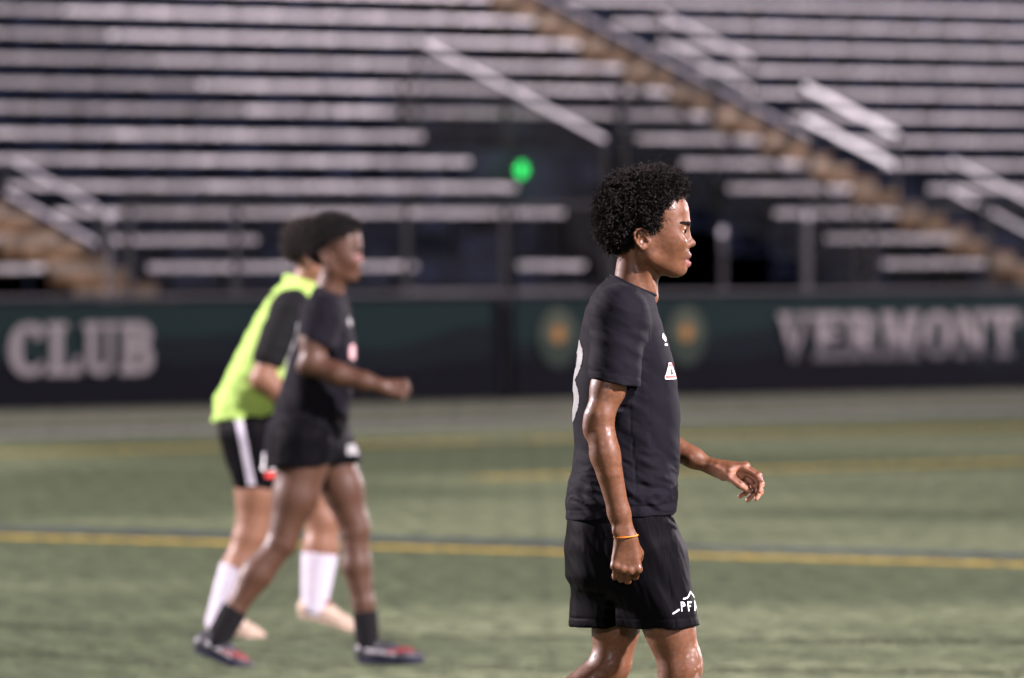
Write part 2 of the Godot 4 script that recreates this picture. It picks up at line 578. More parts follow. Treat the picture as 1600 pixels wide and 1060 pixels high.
func build_rails() -> void:
	aisle_rail(83.36, 13.0, 4.85, [0.755], M.rail_grey, "long grey handrail down the left edge of the tan aisle")
	aisle_rail(84.56, 9.75, 7.72, [0.84, 0.54], M.galvanised, "short double handrail high up on the right edge of the tan aisle")
	aisle_rail(84.56, 6.56, 4.56, [0.86, 0.52], M.rail_glare, "bright short double handrail halfway down the tan aisle", -1.0, 0.028)
	aisle_rail(84.56, 3.36, 1.3, [0.89, 0.57], M.galvanised, "short double handrail low on the tan aisle at the picture edge")
	aisle_rail(70.2, 3.3, 1.4, [0.88, 0.55], M.rail_grey, "short double handrail beside the left aisle steps")
	aisle_rail(78.06, 6.18, 2.15, [1.37], M.galvanised, "sloping guard rail with dark chain-link left of the entrance", 0.1)
	aisle_rail(81.32, 6.2, 1.2, [0.95], M.steel_dim, "dim sloping guard rail with chain-link right of the entrance", 0.1)
	guard("chain_link_guard", "dark chain-link guard above the stand entrance", 78.06, 83.36, STAND + RUN * 6.9, 2.15, 3.06, [78.4, 80.0, 81.8, 83.3])
	guard("chain_link_guard", "dark chain-link guard along the stand front, left of the entrance", 68.3, 75.3, 62.62, 0.55, 1.80, [68.5, 69.93, 72.3, 73.7, 75.3])
	guard("chain_link_guard", "dark chain-link guard along the stand front, right of the entrance", 78.2, 86.0, 62.62, 0.55, 1.80, [78.2, 79.26, 81.1, 83.2, 85.4])
	for e in [[76.69, 1.56, "grey steel post with round top in the stand entrance, left one"], [78.0, 1.72, "grey steel post with round top in the stand entrance, right one"], [68.02, 1.72, "grey steel post at the foot of the left aisle"]]:
		var t := thing("steel_post", e[2], "post", plan(e[0], 62.45), "grey posts behind the fence")
		obj("post", tube_mesh([Vector3.ZERO, Vector3(0, e[1], 0)], 0.028, 10), M.steel_dim, t)
		obj("cap", tube_mesh([Vector3(0, e[1] - 0.05, 0), Vector3(0, e[1] + 0.03, 0)], 0.036, 10, 0.026), M.rail_grey, t)
	# the green lamp in the dark entrance
	var g := thing("signal_lamp", "round green lamp glowing in the dark stand entrance", "lamp")
	stand_frame(g, 80.05, STAND + RUN * 6.9 - 0.065, 2.168)
	obj("lamp_housing", tube_mesh([Vector3(0, 0, 0.0), Vector3(0, 0, 0.06)], 0.085, 16), M.black_vinyl, g)
	obj("lamp_glass", tube_mesh([Vector3(0, 0, 0.062), Vector3(0, 0, 0.075)], 0.075, 16), M.green_glow, g)
	var l := OmniLight3D.new()
	l.name = "lamp_light"
	l.light_color = Color(0.1, 1.0, 0.35)
	l.light_energy = 0.12
	l.light_size = 0.07
	l.omni_range = 12.0
	l.omni_attenuation = 2.0
	l.shadow_enabled = true
	g.add_child(l)
	l.position = Vector3(0, 0, 0.16)

func guard(called: String, label: String, a0: float, a1: float, back: float, y0: float, y1: float, posts: Array) -> void:
	var t := thing(called, label, "guard fence", Vector3.ZERO, "chain-link guards of the grandstand")
	stand_frame(t, a0, back)
	var len := a1 - a0
	var m := obj("chain_link", chain_link(0.0, len, func(_x: float) -> float: return y0, func(_x: float) -> float: return y1), M.black_vinyl, t)
	m.set_meta("kind", "stuff")
	obj("rail", tube_mesh([Vector3(0, y1, 0), Vector3(len, y1, 0)], 0.02, 8), M.black_vinyl, t)
	for p in posts:
		obj("post", tube_mesh([Vector3(p - a0, 0.0 if back < 64.0 else y0 - 0.6, -0.03), Vector3(p - a0, y1 + 0.03, -0.03)], 0.03, 8), M.black_vinyl, t)

# ---------------------------------------------------------------- fence with banners
func banner_tex(w: int, h: int, seed_: int) -> Texture2D:
	# banner cloth: teal above, two darker tones below with uneven edges
	var n := FastNoiseLite.new()
	n.seed = seed_
	n.frequency = 0.006
	n.fractal_octaves = 3
	var img := Image.create(w, h, false, Image.FORMAT_RGB8)
	var tones := [Color(0.0085, 0.0165, 0.0175), Color(0.0060, 0.0085, 0.0110), Color(0.0038, 0.0042, 0.0068)]
	for x in w:
		var e1 := 0.42 + 0.30 * n.get_noise_2d(x * 0.9, 10.0)
		var e2 := 0.62 + 0.22 * n.get_noise_2d(x * 1.3, 300.0)
		for y in h:
			var v := float(y) / h
			var c: Color = tones[0] if v < e1 else tones[1] if v < e2 else tones[2]
			img.set_pixel(x, y, c.linear_to_srgb())
	img.generate_mipmaps()
	return ImageTexture.create_from_image(img)

func banner(label: String, a0: float, a1: float, seed_: int) -> Node3D:
	var t := thing("fence_banner", label, "banner", Vector3.ZERO, "printed banners on the fence")
	stand_frame(t, a0, 61.2 - 0.05)
	var len := a1 - a0
	var st := st_new()
	var nx := int(len / 0.12)
	var ny := 8
	var wob := FastNoiseLite.new()
	wob.seed = seed_
	wob.frequency = 0.9
	var at := func(i: int, k: int) -> Vector3:
		var x := len * i / nx
		var y := 0.03 + 0.90 * k / ny
		return Vector3(x, y, 0.012 + 0.014 * wob.get_noise_2d(x, y * 0.4))
	for i in nx:
		for k in ny:
			var v := [at.call(i, k), at.call(i, k + 1), at.call(i + 1, k + 1), at.call(i + 1, k)]
			var uv := [Vector2(i, k), Vector2(i, k + 1), Vector2(i + 1, k + 1), Vector2(i + 1, k)]
			for j in [0, 1, 2, 0, 2, 3]:
				st.set_smooth_group(1)
				st.set_uv(Vector2(uv[j].x / nx, 1.0 - uv[j].y / ny))
				st.add_vertex(v[j])
	st.generate_normals()
	var m := paint(1, 1, 1, 0.9, 0.0, 0.14)
	m.albedo_texture = banner_tex(512, 128, seed_)
	obj("cloth", st.commit(), m, t)
	return t

func lettering(t: Node3D, text: String, x0: float, x1: float, yc: float, cap: float, mat: Material) -> void:
	var font := SystemFont.new()
	font.font_names = PackedStringArray(["Droid Serif"])
	font.font_weight = 700
	var bold := FontVariation.new()
	bold.base_font = font
	bold.variation_embolden = 0.7
	var total := 0.0
	var list := []
	for c in text:
		var tm := TextMesh.new()
		tm.text = c
		tm.font = font if c == "V" else bold
		tm.font_size = 64
		tm.pixel_size = 0.01
		tm.depth = 0.01
		list.append(tm)
		total += 1.0 if c != "M" else 1.25
	var pitch := (x1 - x0) / total
	var x := x0
	for tm in list:
		var wide: float = pitch * (1.0 if tm.text != "M" else 1.25)
		var box: AABB = tm.get_aabb()
		var o := obj("letter", tm, mat, t)
		var sx: float = wide * 0.92 / box.size.x
		var sy: float = cap / box.size.y
		o.scale = Vector3(sx, sy, 1.0)
		o.position = Vector3(x + wide * 0.5 - (box.position.x + box.size.x * 0.5) * sx, yc - (box.position.y + box.size.y * 0.5) * sy, 0.034)
		x += wide

func disc(r0: float, r1: float, a0 := 0.0, a1 := TAU) -> ArrayMesh:
	var st := st_new()
	for i in 32:
		var p := a0 + (a1 - a0) * i / 32.0
		var q := a0 + (a1 - a0) * (i + 1) / 32.0
		quad(st, Vector3(cos(p) * r1, sin(p) * r1, 0), Vector3(cos(q) * r1, sin(q) * r1, 0), Vector3(cos(q) * r0, sin(q) * r0, 0), Vector3(cos(p) * r0, sin(p) * r0, 0))
	return st.commit()

func build_fence() -> void:
	var t := thing("perimeter_fence", "low dark chain-link fence along the far side of the field", "fence")
	stand_frame(t, 60.0, 61.2)
	for i in 9:
		obj("post", tube_mesh([Vector3(i * 3.0, 0, 0), Vector3(i * 3.0, 1.0, 0)], 0.03, 8), M.black_vinyl, t)
	obj("rail", tube_mesh([Vector3(0, 0.985, 0), Vector3(25.0, 0.985, 0)], 0.022, 8), M.steel_dim, t)
	var screen := obj("chain_link", chain_link(0.0, 25.0, func(_x: float) -> float: return 0.03, func(_x: float) -> float: return 0.98, 0.06), M.black_vinyl, t)
	screen.position.z = -0.01
	screen.set_meta("kind", "stuff")
	obj("privacy_screen", plank_mesh(0.0, 25.0, 0.02, 0.955, -0.035, -0.03, 0.001), M.navy_deep, t)
	var b1 := banner("dark printed banner with large pale club lettering on the fence", 60.3, 71.75, 61)
	lettering(b1, "CLUB", 65.26 - 60.3, 67.14 - 60.3, 0.540, 0.455, M.banner_letter)
	var b2 := banner("dark printed banner with two round green crests and pale state name", 72.05, 84.6, 62)
	lettering(b2, "VERMONT", 75.86 - 72.05, 79.62 - 72.05, 0.555, 0.445, M.banner_letter_two_tone)
	for a in [72.66, 74.52]:
		var e := obj("crest", disc(0.0, 0.27), M.crest_olive, b2)
		e.position = Vector3(a - 72.05, 0.58, 0.032)
		obj("crest_ring", disc(0.2, 0.275, PI, TAU), M.crest_green, e).position.z = 0.003
		obj("crest_sun", disc(0.0, 0.085), M.crest_gold, e).position = Vector3(0, 0.03, 0.003)
		obj("crest_field", disc(0.0, 0.2, PI * 1.08, PI * 1.92), M.crest_green, e).position.z = 0.002

# ---------------------------------------------------------------- smooth bodies: distance fields meshed as surface nets
class Prim:
	var op := 0        # 0 join, 1 cut away, 2 keep inside
	var k := 0.01
	func d(_p: Vector3) -> float:
		return 1e9

class Cone extends Prim:
	var a: Vector3
	var ba: Vector3
	var inv: float
	var ra: float
	var rb: float
	var w := Vector3.ZERO     # optional flattening: direction and factor
	var f := 0.0
	var g := 1.0
	func d(p: Vector3) -> float:
		var q := p - a
		var t := clampf(q.dot(ba) * inv, 0.0, 1.0)
		q -= ba * t
		if f != 0.0:
			q += w * (q.dot(w) * f)
		return (q.length() - lerpf(ra, rb, t)) * g

class Ell extends Prim:
	var c: Vector3
	var ir: Vector3
	var m: float
	var b := Basis.IDENTITY
	func d(p: Vector3) -> float:
		return ((((p - c) * b) * ir).length() - 1.0) * m

class Loft extends Prim:
	# rows of [y, x back, x front, z near, z far, power], from low to high
	var rows: Array
	func d(p: Vector3) -> float:
		var n := rows.size()
		var i := 0
		while i < n - 2 and p.y > rows[i + 1][0]:
			i += 1
		var r0: Array = rows[i]
		var r1: Array = rows[i + 1]
		var t := clampf((p.y - r0[0]) / (r1[0] - r0[0]), 0.0, 1.0)
		t = t * t * (3.0 - 2.0 * t) * 0.5 + t * 0.5
		var xb := lerpf(r0[1], r1[1], t)
		var xf := lerpf(r0[2], r1[2], t)
		var zn := lerpf(r0[3], r1[3], t)
		var zf := lerpf(r0[4], r1[4], t)
		var pw := lerpf(r0[5], r1[5], t)
		var rx := (xf - xb) * 0.5
		var rz := (zn - zf) * 0.5
		var u := absf(p.x - (xf + xb) * 0.5) / rx
		var v := absf(p.z - (zn + zf) * 0.5) / rz
		var e := pow(pow(u, pw) + pow(v, pw), 1.0 / pw)
		return (e - 1.0) * minf(rx, rz)

class Half extends Prim:
	var c: Vector3
	var n: Vector3
	func d(p: Vector3) -> float:
		return (p - c).dot(n)

class Shape:
	var prims: Array = []
	var mod: Callable      # may change the distance: (point, distance) -> distance

	func cone(a: Vector3, b: Vector3, ra: float, rb: float, k := 0.012, op := 0, w := Vector3.ZERO, s := 1.0) -> void:
		var q := Cone.new()
		q.a = a
		q.ba = b - a
		q.inv = 1.0 / maxf((b - a).length_squared(), 1e-9)
		q.ra = ra
		q.rb = rb
		q.k = k
		q.op = op
		if s != 1.0:
			q.w = w.normalized()
			q.f = s - 1.0
			q.g = 1.0 / sqrt(maxf(s, 1.0))
		prims.append(q)

	func chain(pts: Array, rs: Array, k := 0.012, op := 0) -> void:
		for i in pts.size() - 1:
			cone(pts[i], pts[i + 1], rs[i], rs[i + 1], k, op)

	func ell(c: Vector3, r: Vector3, k := 0.012, op := 0, b := Basis.IDENTITY) -> void:
		var q := Ell.new()
		q.c = c
		q.ir = Vector3(1.0 / r.x, 1.0 / r.y, 1.0 / r.z)
		q.m = minf(r.x, minf(r.y, r.z))
		q.k = k
		q.op = op
		q.b = b
		prims.append(q)

	func loft(rows: Array, k := 0.02) -> void:
		var q := Loft.new()
		q.rows = rows
		q.k = k
		prims.append(q)

	func half(c: Vector3, n: Vector3, k := 0.004, op := 2) -> void:
		var q := Half.new()
		q.c = c
		q.n = n.normalized()
		q.k = k
		q.op = op
		prims.append(q)

	static func fold(list: Array, p: Vector3) -> float:
		var r := 1e9
		for q in list:
			var x: float = q.d(p)
			var k: float = q.k
			if q.op == 0:
				var h := maxf(k - absf(r - x), 0.0)
				r = minf(r, x) - h * h * 0.25 / k
			else:
				if q.op == 1:
					x = -x
				var h := maxf(k - absf(r - x), 0.0)
				r = maxf(r, x) + h * h * 0.25 / k
		return r

	func at(p: Vector3) -> float:
		var v := fold(prims, p)
		return mod.call(p, v) if mod.is_valid() else v

	func near(c: Vector3, reach: float) -> Array:
		var ds := []
		var best := 1e9
		for q in prims:
			var x: float = q.d(c)
			ds.append(x)
			if q.op == 0:
				best = minf(best, x)
		var out := []
		for i in prims.size():
			var q: Prim = prims[i]
			if q.op == 0:
				if ds[i] < best + reach * 2.0 + q.k:
					out.append(q)
			elif q.op == 1:
				if ds[i] < reach * 1.5 + q.k - minf(best, 0.0):
					out.append(q)
			else:
				out.append(q)
		return out

	# adds the surface inside the box to arrays {v, n, i}
	func net(lo: Vector3, hi: Vector3, cell: float, arr: Dictionary) -> void:
		var B := 4
		var size := (hi - lo) / (cell * B)
		var bx := int(ceil(size.x))
		var by := int(ceil(size.y))
		var bz := int(ceil(size.z))
		var nx := bx * B + 1
		var ny := by * B + 1
		var nz := bz * B + 1
		var sy := nx
		var sz := nx * ny
		var val := PackedFloat32Array()
		val.resize(nx * ny * nz)
		val.fill(1e8)
		var vid := PackedInt32Array()
		vid.resize(nx * ny * nz)
		vid.fill(-1)
		var hd := cell * B * 0.5 * 1.7321
		var has_mod := mod.is_valid()
		var verts: PackedVector3Array = arr.v
		var norms: PackedVector3Array = arr.n
		var idx: PackedInt32Array = arr.i
		var active := []
		var S := 4
		for Z in range(0, bz, S):
			for Y in range(0, by, S):
				for X in range(0, bx, S):
					var cc := lo + (Vector3(X, Y, Z) + Vector3.ONE * S * 0.5) * cell * B
					if absf(fold(prims, cc)) > hd * S * 1.35 + 0.012:
						continue
					var some := near(cc, hd * S)
					for z in range(Z, mini(Z + S, bz)):
						for y in range(Y, mini(Y + S, by)):
							for x in range(X, mini(X + S, bx)):
								var c := lo + Vector3(x + 0.5, y + 0.5, z + 0.5) * cell * B
								var v := fold(some, c)
								if absf(v) > hd * 1.35 + 0.012:
									continue
								active.append([x * B, y * B, z * B, near(c, hd)])
		for a in active:
			var list: Array = a[3]
			for k in B + 1:
				for j in B + 1:
					var row: int = a[0] + (a[1] + j) * sy + (a[2] + k) * sz
					for i in B + 1:
						if val[row + i] > 9e7:
							var p: Vector3 = lo + Vector3(a[0] + i, a[1] + j, a[2] + k) * cell
							var v := fold(list, p)
							if has_mod:
								v = mod.call(p, v)
							val[row + i] = v
		var ex := [0, 1, sy, sy + 1, sz, sz + 1, sz + sy, sz + sy + 1]
		var eo := [Vector3(0, 0, 0), Vector3(1, 0, 0), Vector3(0, 1, 0), Vector3(1, 1, 0), Vector3(0, 0, 1), Vector3(1, 0, 1), Vector3(0, 1, 1), Vector3(1, 1, 1)]
		var edges := [[0, 1], [2, 3], [4, 5], [6, 7], [0, 2], [1, 3], [4, 6], [5, 7], [0, 4], [1, 5], [2, 6], [3, 7]]
		var cellz := []
		var e1 := cell * 0.4
		for a in active:
			var list: Array = a[3]
			for k in B:
				for j in B:
					for i in B:
						var base: int = a[0] + i + (a[1] + j) * sy + (a[2] + k) * sz
						var s := 0
						for c in 8:
							if val[base + ex[c]] < 0.0:
								s += 1
						if s == 0 or s == 8:
							continue
						var sum := Vector3.ZERO
						var cnt := 0
						for e in edges:
							var v0 := val[base + ex[e[0]]]
							var v1 := val[base + ex[e[1]]]
							if (v0 < 0.0) != (v1 < 0.0):
								sum += eo[e[0]].lerp(eo[e[1]], v0 / (v0 - v1))
								cnt += 1
						var p: Vector3 = lo + (Vector3(a[0] + i, a[1] + j, a[2] + k) + sum / cnt) * cell
						var g := Vector3.ZERO
						for o in [Vector3(1, -1, -1), Vector3(-1, -1, 1), Vector3(-1, 1, -1), Vector3(1, 1, 1)]:
							var pp: Vector3 = p + o * e1
							var v := fold(list, pp)
							if has_mod:
								v = mod.call(pp, v)
							g += o * v
						vid[base] = verts.size()
						verts.append(p)
						norms.append(g.normalized())
						cellz.append(base)
		for base in cellz:
			var inside := val[base] < 0.0
			# edges along x, y, z that start at this cell's first corner
			for ax in 3:
				var step: int = [1, sy, sz][ax]
				var u: int = [sy, sz, 1][ax]
				var w: int = [sz, 1, sy][ax]
				if inside == (val[base + step] < 0.0):
					continue
				if base - u - w < 0:
					continue
				var q0 := vid[base]
				var q1 := vid[base - u]
				var q2 := vid[base - u - w]
				var q3 := vid[base - w]
				if q1 < 0 or q2 < 0 or q3 < 0:
					continue
				if inside:
					idx.append_array(PackedInt32Array([q0, q2, q1, q0, q3, q2]))
				else:
					idx.append_array(PackedInt32Array([q0, q1, q2, q0, q2, q3]))
		arr.v = verts
		arr.n = norms
		arr.i = idx

func new_arr() -> Dictionary:
	return {"v": PackedVector3Array(), "n": PackedVector3Array(), "i": PackedInt32Array()}

func to_mesh(arr: Dictionary, colour: Variant = null, m: ArrayMesh = null) -> ArrayMesh:
	var a := []
	a.resize(Mesh.ARRAY_MAX)
	a[Mesh.ARRAY_VERTEX] = arr.v
	a[Mesh.ARRAY_NORMAL] = arr.n
	a[Mesh.ARRAY_INDEX] = arr.i
	if colour != null:
		var c := PackedColorArray()
		c.resize(arr.v.size())
		for i in arr.v.size():
			c[i] = colour.call(arr.v[i], arr.n[i])
		a[Mesh.ARRAY_COLOR] = c
	if m == null:
		m = ArrayMesh.new()
	m.add_surface_from_arrays(Mesh.PRIMITIVE_TRIANGLES, a)
	return m

func net_mesh(s: Shape, lo: Vector3, hi: Vector3, cell: float, colour: Variant = null) -> ArrayMesh:
	var arr := new_arr()
	s.net(lo, hi, cell, arr)
	return to_mesh(arr, colour)

# print on cloth: a patch of small faces laid on the shape, kept where mask(u, v) is true (u, v in metres from the centre)
func patch(s: Shape, c: Vector3, ua: Vector3, va: Vector3, from: Vector3, w: float, h: float, cell: float, mask: Callable, lift := 0.0014) -> ArrayMesh:
	var nx := int(ceil(w / cell))
	var ny := int(ceil(h / cell))
	var pts := {}
	var st := st_new()
	var hit := func(i: int, j: int) -> Vector3:
		var key := i * 10000 + j
		if pts.has(key):
			return pts[key]
		var p: Vector3 = c + ua * (i * cell - w * 0.5) + va * (j * cell - h * 0.5) + from * 0.14
		for _n in 60:
			var v: float = s.at(p)
			if absf(v) < 0.0004:
				break
			p -= from * v * 0.8
		p += from * lift
		pts[key] = p
		return p
	var order := [0, 2, 1, 0, 3, 2] if ua.cross(va).dot(from) > 0.0 else [0, 1, 2, 0, 2, 3]
	for i in nx:
		for j in ny:
			if mask.call((i + 0.5) * cell - w * 0.5, (j + 0.5) * cell - h * 0.5):
				var q := [hit.call(i, j), hit.call(i + 1, j), hit.call(i + 1, j + 1), hit.call(i, j + 1)]
				if (q[0] - q[2]).length() > cell * 9.0:
					continue
				var n: Vector3 = (q[1] - q[0]).cross(q[3] - q[0]).normalized()
				if n.dot(from) < 0:
					n = -n
				for t in order:
					st.set_normal(n)
					st.add_vertex(q[t])
	return st.commit()

func seg_mask(segs: Array, r: float) -> Callable:
	return func(u: float, v: float) -> bool:
		var p := Vector2(u, v)
		for s in segs:
			if Geometry2D.get_closest_point_to_segment(p, s[0], s[1]).distance_to(p) < (s[2] if s.size() > 2 else r):
				return true
		return false

# a hand: w wrist, f along the metacarpals, n out of the back of the hand, t towards the thumb side
func add_hand(s: Shape, w: Vector3, f: Vector3, n: Vector3, t: Vector3, sc: float, bends: Array, spread: float, thumb: Array) -> Array:
	f = f.normalized()
	t = (t - f * t.dot(f)).normalized()
	n = n - f * n.dot(f)
	n = (n - t * n.dot(t)).normalized()
	var tips := []
	var off := [0.031, 0.0105, -0.0105, -0.030]
	var out := [0.088, 0.092, 0.087, 0.079]
	var len := [[0.042, 0.026, 0.020], [0.046, 0.029, 0.021], [0.042, 0.027, 0.020], [0.033, 0.020, 0.018]]
	var rad := [0.0092, 0.0094, 0.0088, 0.0076]
	# palm
	for i in 4:
		s.cone(w + (t * off[i] * 0.45 + f * 0.006) * sc, w + (t * off[i] + f * out[i]) * sc, 0.0145 * sc, 0.0118 * sc, 0.012)
	s.cone(w + (t * 0.012 + f * 0.02 - n * 0.008) * sc, w + (t * 0.030 + f * 0.052 - n * 0.014) * sc, 0.015 * sc, 0.013 * sc, 0.012)
	s.cone(w + (t * -0.014 + f * 0.02 - n * 0.008) * sc, w + (t * -0.024 + f * 0.06 - n * 0.010) * sc, 0.014 * sc, 0.011 * sc, 0.012)
	for i in 4:
		var p: Vector3 = w + (t * off[i] + f * out[i]) * sc
		var ang := 0.0
		var side := deg_to_rad(spread * (1.5 - i))
		var fd := f.rotated(n, 0.0)
		fd = (f * cos(side) + t * sin(side)).normalized()
		s.ell(p + n * 0.004 * sc, Vector3.ONE * 0.0112 * sc, 0.006)
		for j in 3:
			ang += deg_to_rad(bends[i][j])
			var q: Vector3 = p + (fd * cos(ang) - n * sin(ang)) * len[i][j] * sc
			var r0: float = rad[i] * sc * [1.05, 0.97, 0.88][j]
			var r1: float = rad[i] * sc * [0.97, 0.88, 0.74][j]
			s.cone(p, q, r0, r1, 0.0035)
			if j < 2:
				s.ell(q, Vector3.ONE * r1 * 1.08, 0.003)
			p = q
		tips.append(p)
	# thumb: leaves the side of the palm near its base
	var p: Vector3 = w + (t * 0.018 + f * 0.018 - n * 0.006) * sc
	var tl := [0.044, 0.034, 0.028]
	for j in 3:
		var dir: Vector3 = (f * thumb[j].x + t * thumb[j].y - n * thumb[j].z).normalized()
		var q: Vector3 = p + dir * tl[j] * sc
		s.cone(p, q, [0.0145, 0.0112, 0.0105][j] * sc, [0.0112, 0.0105, 0.0082][j] * sc, 0.007 if j == 0 else 0.0035)
		p = q
	tips.append(p)
	return tips

# ---------------------------------------------------------------- people
class Sketch:
	# a person's own scale: marks measured on the photograph (pixels) become metres from the person's base
	var s: float
	var ox: float
	func _init(s_: float, ox_: float) -> void:
		s = s_
		ox = ox_
	func at(px: float, py: float, z := 0.0) -> Vector3:
		return Vector3((px - ox) / s, 1.69 - (py - 339.0) / s, z)

func person(called: String, label: String, sk: Sketch, group := "") -> Node3D:
	var t := thing(called, label, "person", Vector3((sk.ox - 800.0) / sk.s, 0.0, -FOCAL / sk.s), group)
	return t

# head and neck in the head's own frame; hm maps marks of the sketch of a head (pixels, 640 to the metre) to the person
func head_map(xf: Transform3D) -> Callable:
	return func(px: float, py: float, z: float) -> Vector3: return xf * Vector3((px - 1008.0) / 640.0, (345.0 - py) / 640.0, z)

func add_head(s: Shape, h: Callable, b: Basis, fine := true) -> void:
	var e := func(px: float, py: float, z: float, rx: float, ry: float, rz: float, k := 0.012, op := 0, turn := 0.0) -> void:
		s.ell(h.call(px, py, z), Vector3(rx, ry, rz), k, op, b * Basis(Vector3(0, 0, 1), turn))
	var c := func(p: Array, q: Array, ra: float, rb: float, k := 0.008, op := 0) -> void:
		s.cone(h.call(p[0], p[1], p[2]), h.call(q[0], q[1], q[2]), ra, rb, k, op)
	e.call(1008.0, 334.0, 0.0, 0.093, 0.088, 0.074, 0.01)            # skull
	e.call(1045.0, 338.0, 0.0, 0.047, 0.058, 0.060, 0.03)            # forehead
	e.call(1036.0, 376.0, 0.0, 0.054, 0.062, 0.0585, 0.035)            # middle of the face
	e.call(1039.0, 403.0, 0.0, 0.047, 0.042, 0.046, 0.035)            # jaw
	for z in [-1.0, 1.0]:
		c.call([1013.0, 385.0, 0.052 * z], [1016.0, 400.0, 0.050 * z], 0.014, 0.014, 0.03)
		c.call([1016.0, 401.0, 0.048 * z], [1054.0, 421.0, 0.017 * z], 0.012, 0.012, 0.025)
		e.call(1050.0, 374.0, 0.046 * z, 0.022, 0.014, 0.010, 0.034, 0, -0.25)   # cheekbone
	e.call(1060.0, 421.0, 0.0, 0.0195, 0.0155, 0.021, 0.018)         # chin
	for z in [-1.0, 1.0]:
		c.call([1069.5, 349.0, 0.010 * z], [1059.0, 350.5, 0.043 * z], 0.0085, 0.0075, 0.016)   # brow
		e.call(1072.0, 362.0, 0.0335 * z, 0.0150, 0.0105, 0.0145, 0.018, 1)       # eye socket
	# nose
	c.call([1069.5, 357.0, 0.0], [1077.5, 377.0, 0.0], 0.0062, 0.0088, 0.011)
	e.call(1079.5, 380.5, 0.0, 0.0118, 0.0098, 0.0115, 0.006)
	for z in [-1.0, 1.0]:
		e.call(1072.5, 383.5, 0.0125 * z, 0.0105, 0.0075, 0.0072, 0.006)
		if fine:
			e.call(1077.5, 388.2, 0.0075 * z, 0.0045, 0.003, 0.0035, 0.003, 1)
	e.call(1066.0, 396.0, 0.0, 0.0165, 0.0150, 0.024, 0.012)          # upper lip body
	# lips, a little apart
	c.call([1074.5, 400.0, 0.0], [1066.0, 403.5, 0.020], 0.0072, 0.0042, 0.006)
	c.call([1074.5, 400.0, 0.0], [1066.0, 403.5, -0.020], 0.0072, 0.0042, 0.006)
	c.call([1074.0, 412.0, 0.0], [1065.5, 408.5, 0.019], 0.0080, 0.0046, 0.006)
	c.call([1074.0, 412.0, 0.0], [1065.5, 408.5, -0.019], 0.0080, 0.0046, 0.006)
	if fine:
		c.call([1080.0, 406.3, 0.0], [1063.0, 406.0, 0.021], 0.0030, 0.0012, 0.003, 1)
		c.call([1080.0, 406.3, 0.0], [1063.0, 406.0, -0.021], 0.0030, 0.0012, 0.003, 1)
	# eyelids round the eyeball
	for z in [-1.0, 1.0]:
		e.call(1063.6, 361.3, 0.0325 * z, 0.0132, 0.0122, 0.0140, 0.009)
		if fine:
			e.call(1070.6, 361.8, 0.0360 * z, 0.0100, 0.0036, 0.0125, 0.0025, 1, -0.06)
			c.call([1071.0, 355.2, 0.024 * z], [1061.0, 357.0, 0.0465 * z], 0.0026, 0.0022, 0.004)
	# ears
	for z in [-1.0, 1.0]:
		e.call(1001.0, 373.0, 0.0715 * z, 0.0165, 0.0235, 0.0075, 0.008, 0, 0.18)
		if fine:
			var rim := [[1011.0, 367.0, 0.0735], [1009.0, 360.5, 0.079], [1002.0, 357.5, 0.083], [994.5, 359.0, 0.086], [990.5, 365.0, 0.088], [991.5, 373.0, 0.087], [995.5, 381.0, 0.083], [1001.0, 387.0, 0.078]]
			for i in rim.size() - 1:
				c.call([rim[i][0], rim[i][1], rim[i][2] * z], [rim[i + 1][0], rim[i + 1][1], rim[i + 1][2] * z], 0.0031, 0.0031, 0.003)
			e.call(1004.0, 387.0, 0.0755 * z, 0.0062, 0.0068, 0.0042, 0.005)      # lobe
			e.call(1004.5, 374.5, 0.0800 * z, 0.0078, 0.0100, 0.0070, 0.003, 1)    # bowl
			e.call(1000.0, 363.5, 0.0830 * z, 0.0075, 0.0042, 0.0050, 0.003, 1)    # upper hollow
			c.call([997.0, 366.5, 0.0805 * z], [996.0, 377.0, 0.0805 * z], 0.0028, 0.0028, 0.003)
			e.call(1011.5, 375.0, 0.0750 * z, 0.0042, 0.0050, 0.0042, 0.003)      # tragus

func add_neck(s: Shape, h: Callable, down: Array) -> void:
	# down: marks of the neck's lower end [px, py] in the head sketch
	s.cone(h.call(996.0, 388.0, 0.0), h.call(down[0], down[1], 0.0), 0.038, 0.049, 0.018)
	s.cone(h.call(987.0, 388.0, 0.0), h.call(down[0] - 8.0, down[1] + 2.0, 0.0), 0.029, 0.042, 0.018)
	for z in [-1.0, 1.0]:
		s.cone(h.call(1003.0, 394.0, 0.050 * z), h.call(down[0] + 26.0, down[1] + 6.0, 0.012 * z), 0.009, 0.010, 0.016)
	s.cone(h.call(1020.0, 412.0, 0.0), h.call(down[0] + 25.0, down[1], 0.0), 0.012, 0.014, 0.02)

func add_eyes(t: Node3D, h: Callable, b: Basis, scale_ := 1.0) -> void:
	for z in [-1.0, 1.0]:
		var sp := SphereMesh.new()
		sp.radius = 0.0112
		sp.height = 0.0224
		sp.radial_segments = 24
		sp.rings = 12
		var e := obj("eye", sp, M.eye_white, t)
		e.position = h.call(1063.8, 361.4, 0.0325 * z)
		var ir := obj("iris", tube_mesh([Vector3.ZERO, Vector3(0.0032, 0, 0)], 0.0070, 14, 0.0046), M.iris, e)
		var look := (b * Vector3(1.0, -0.02, 0.18 * z)).normalized()
		ir.transform = Transform3D(Basis(look, Vector3.UP.cross(look).normalized() * -1.0, look.cross(Vector3.UP.cross(look)).normalized()).orthonormalized(), look * 0.0092)

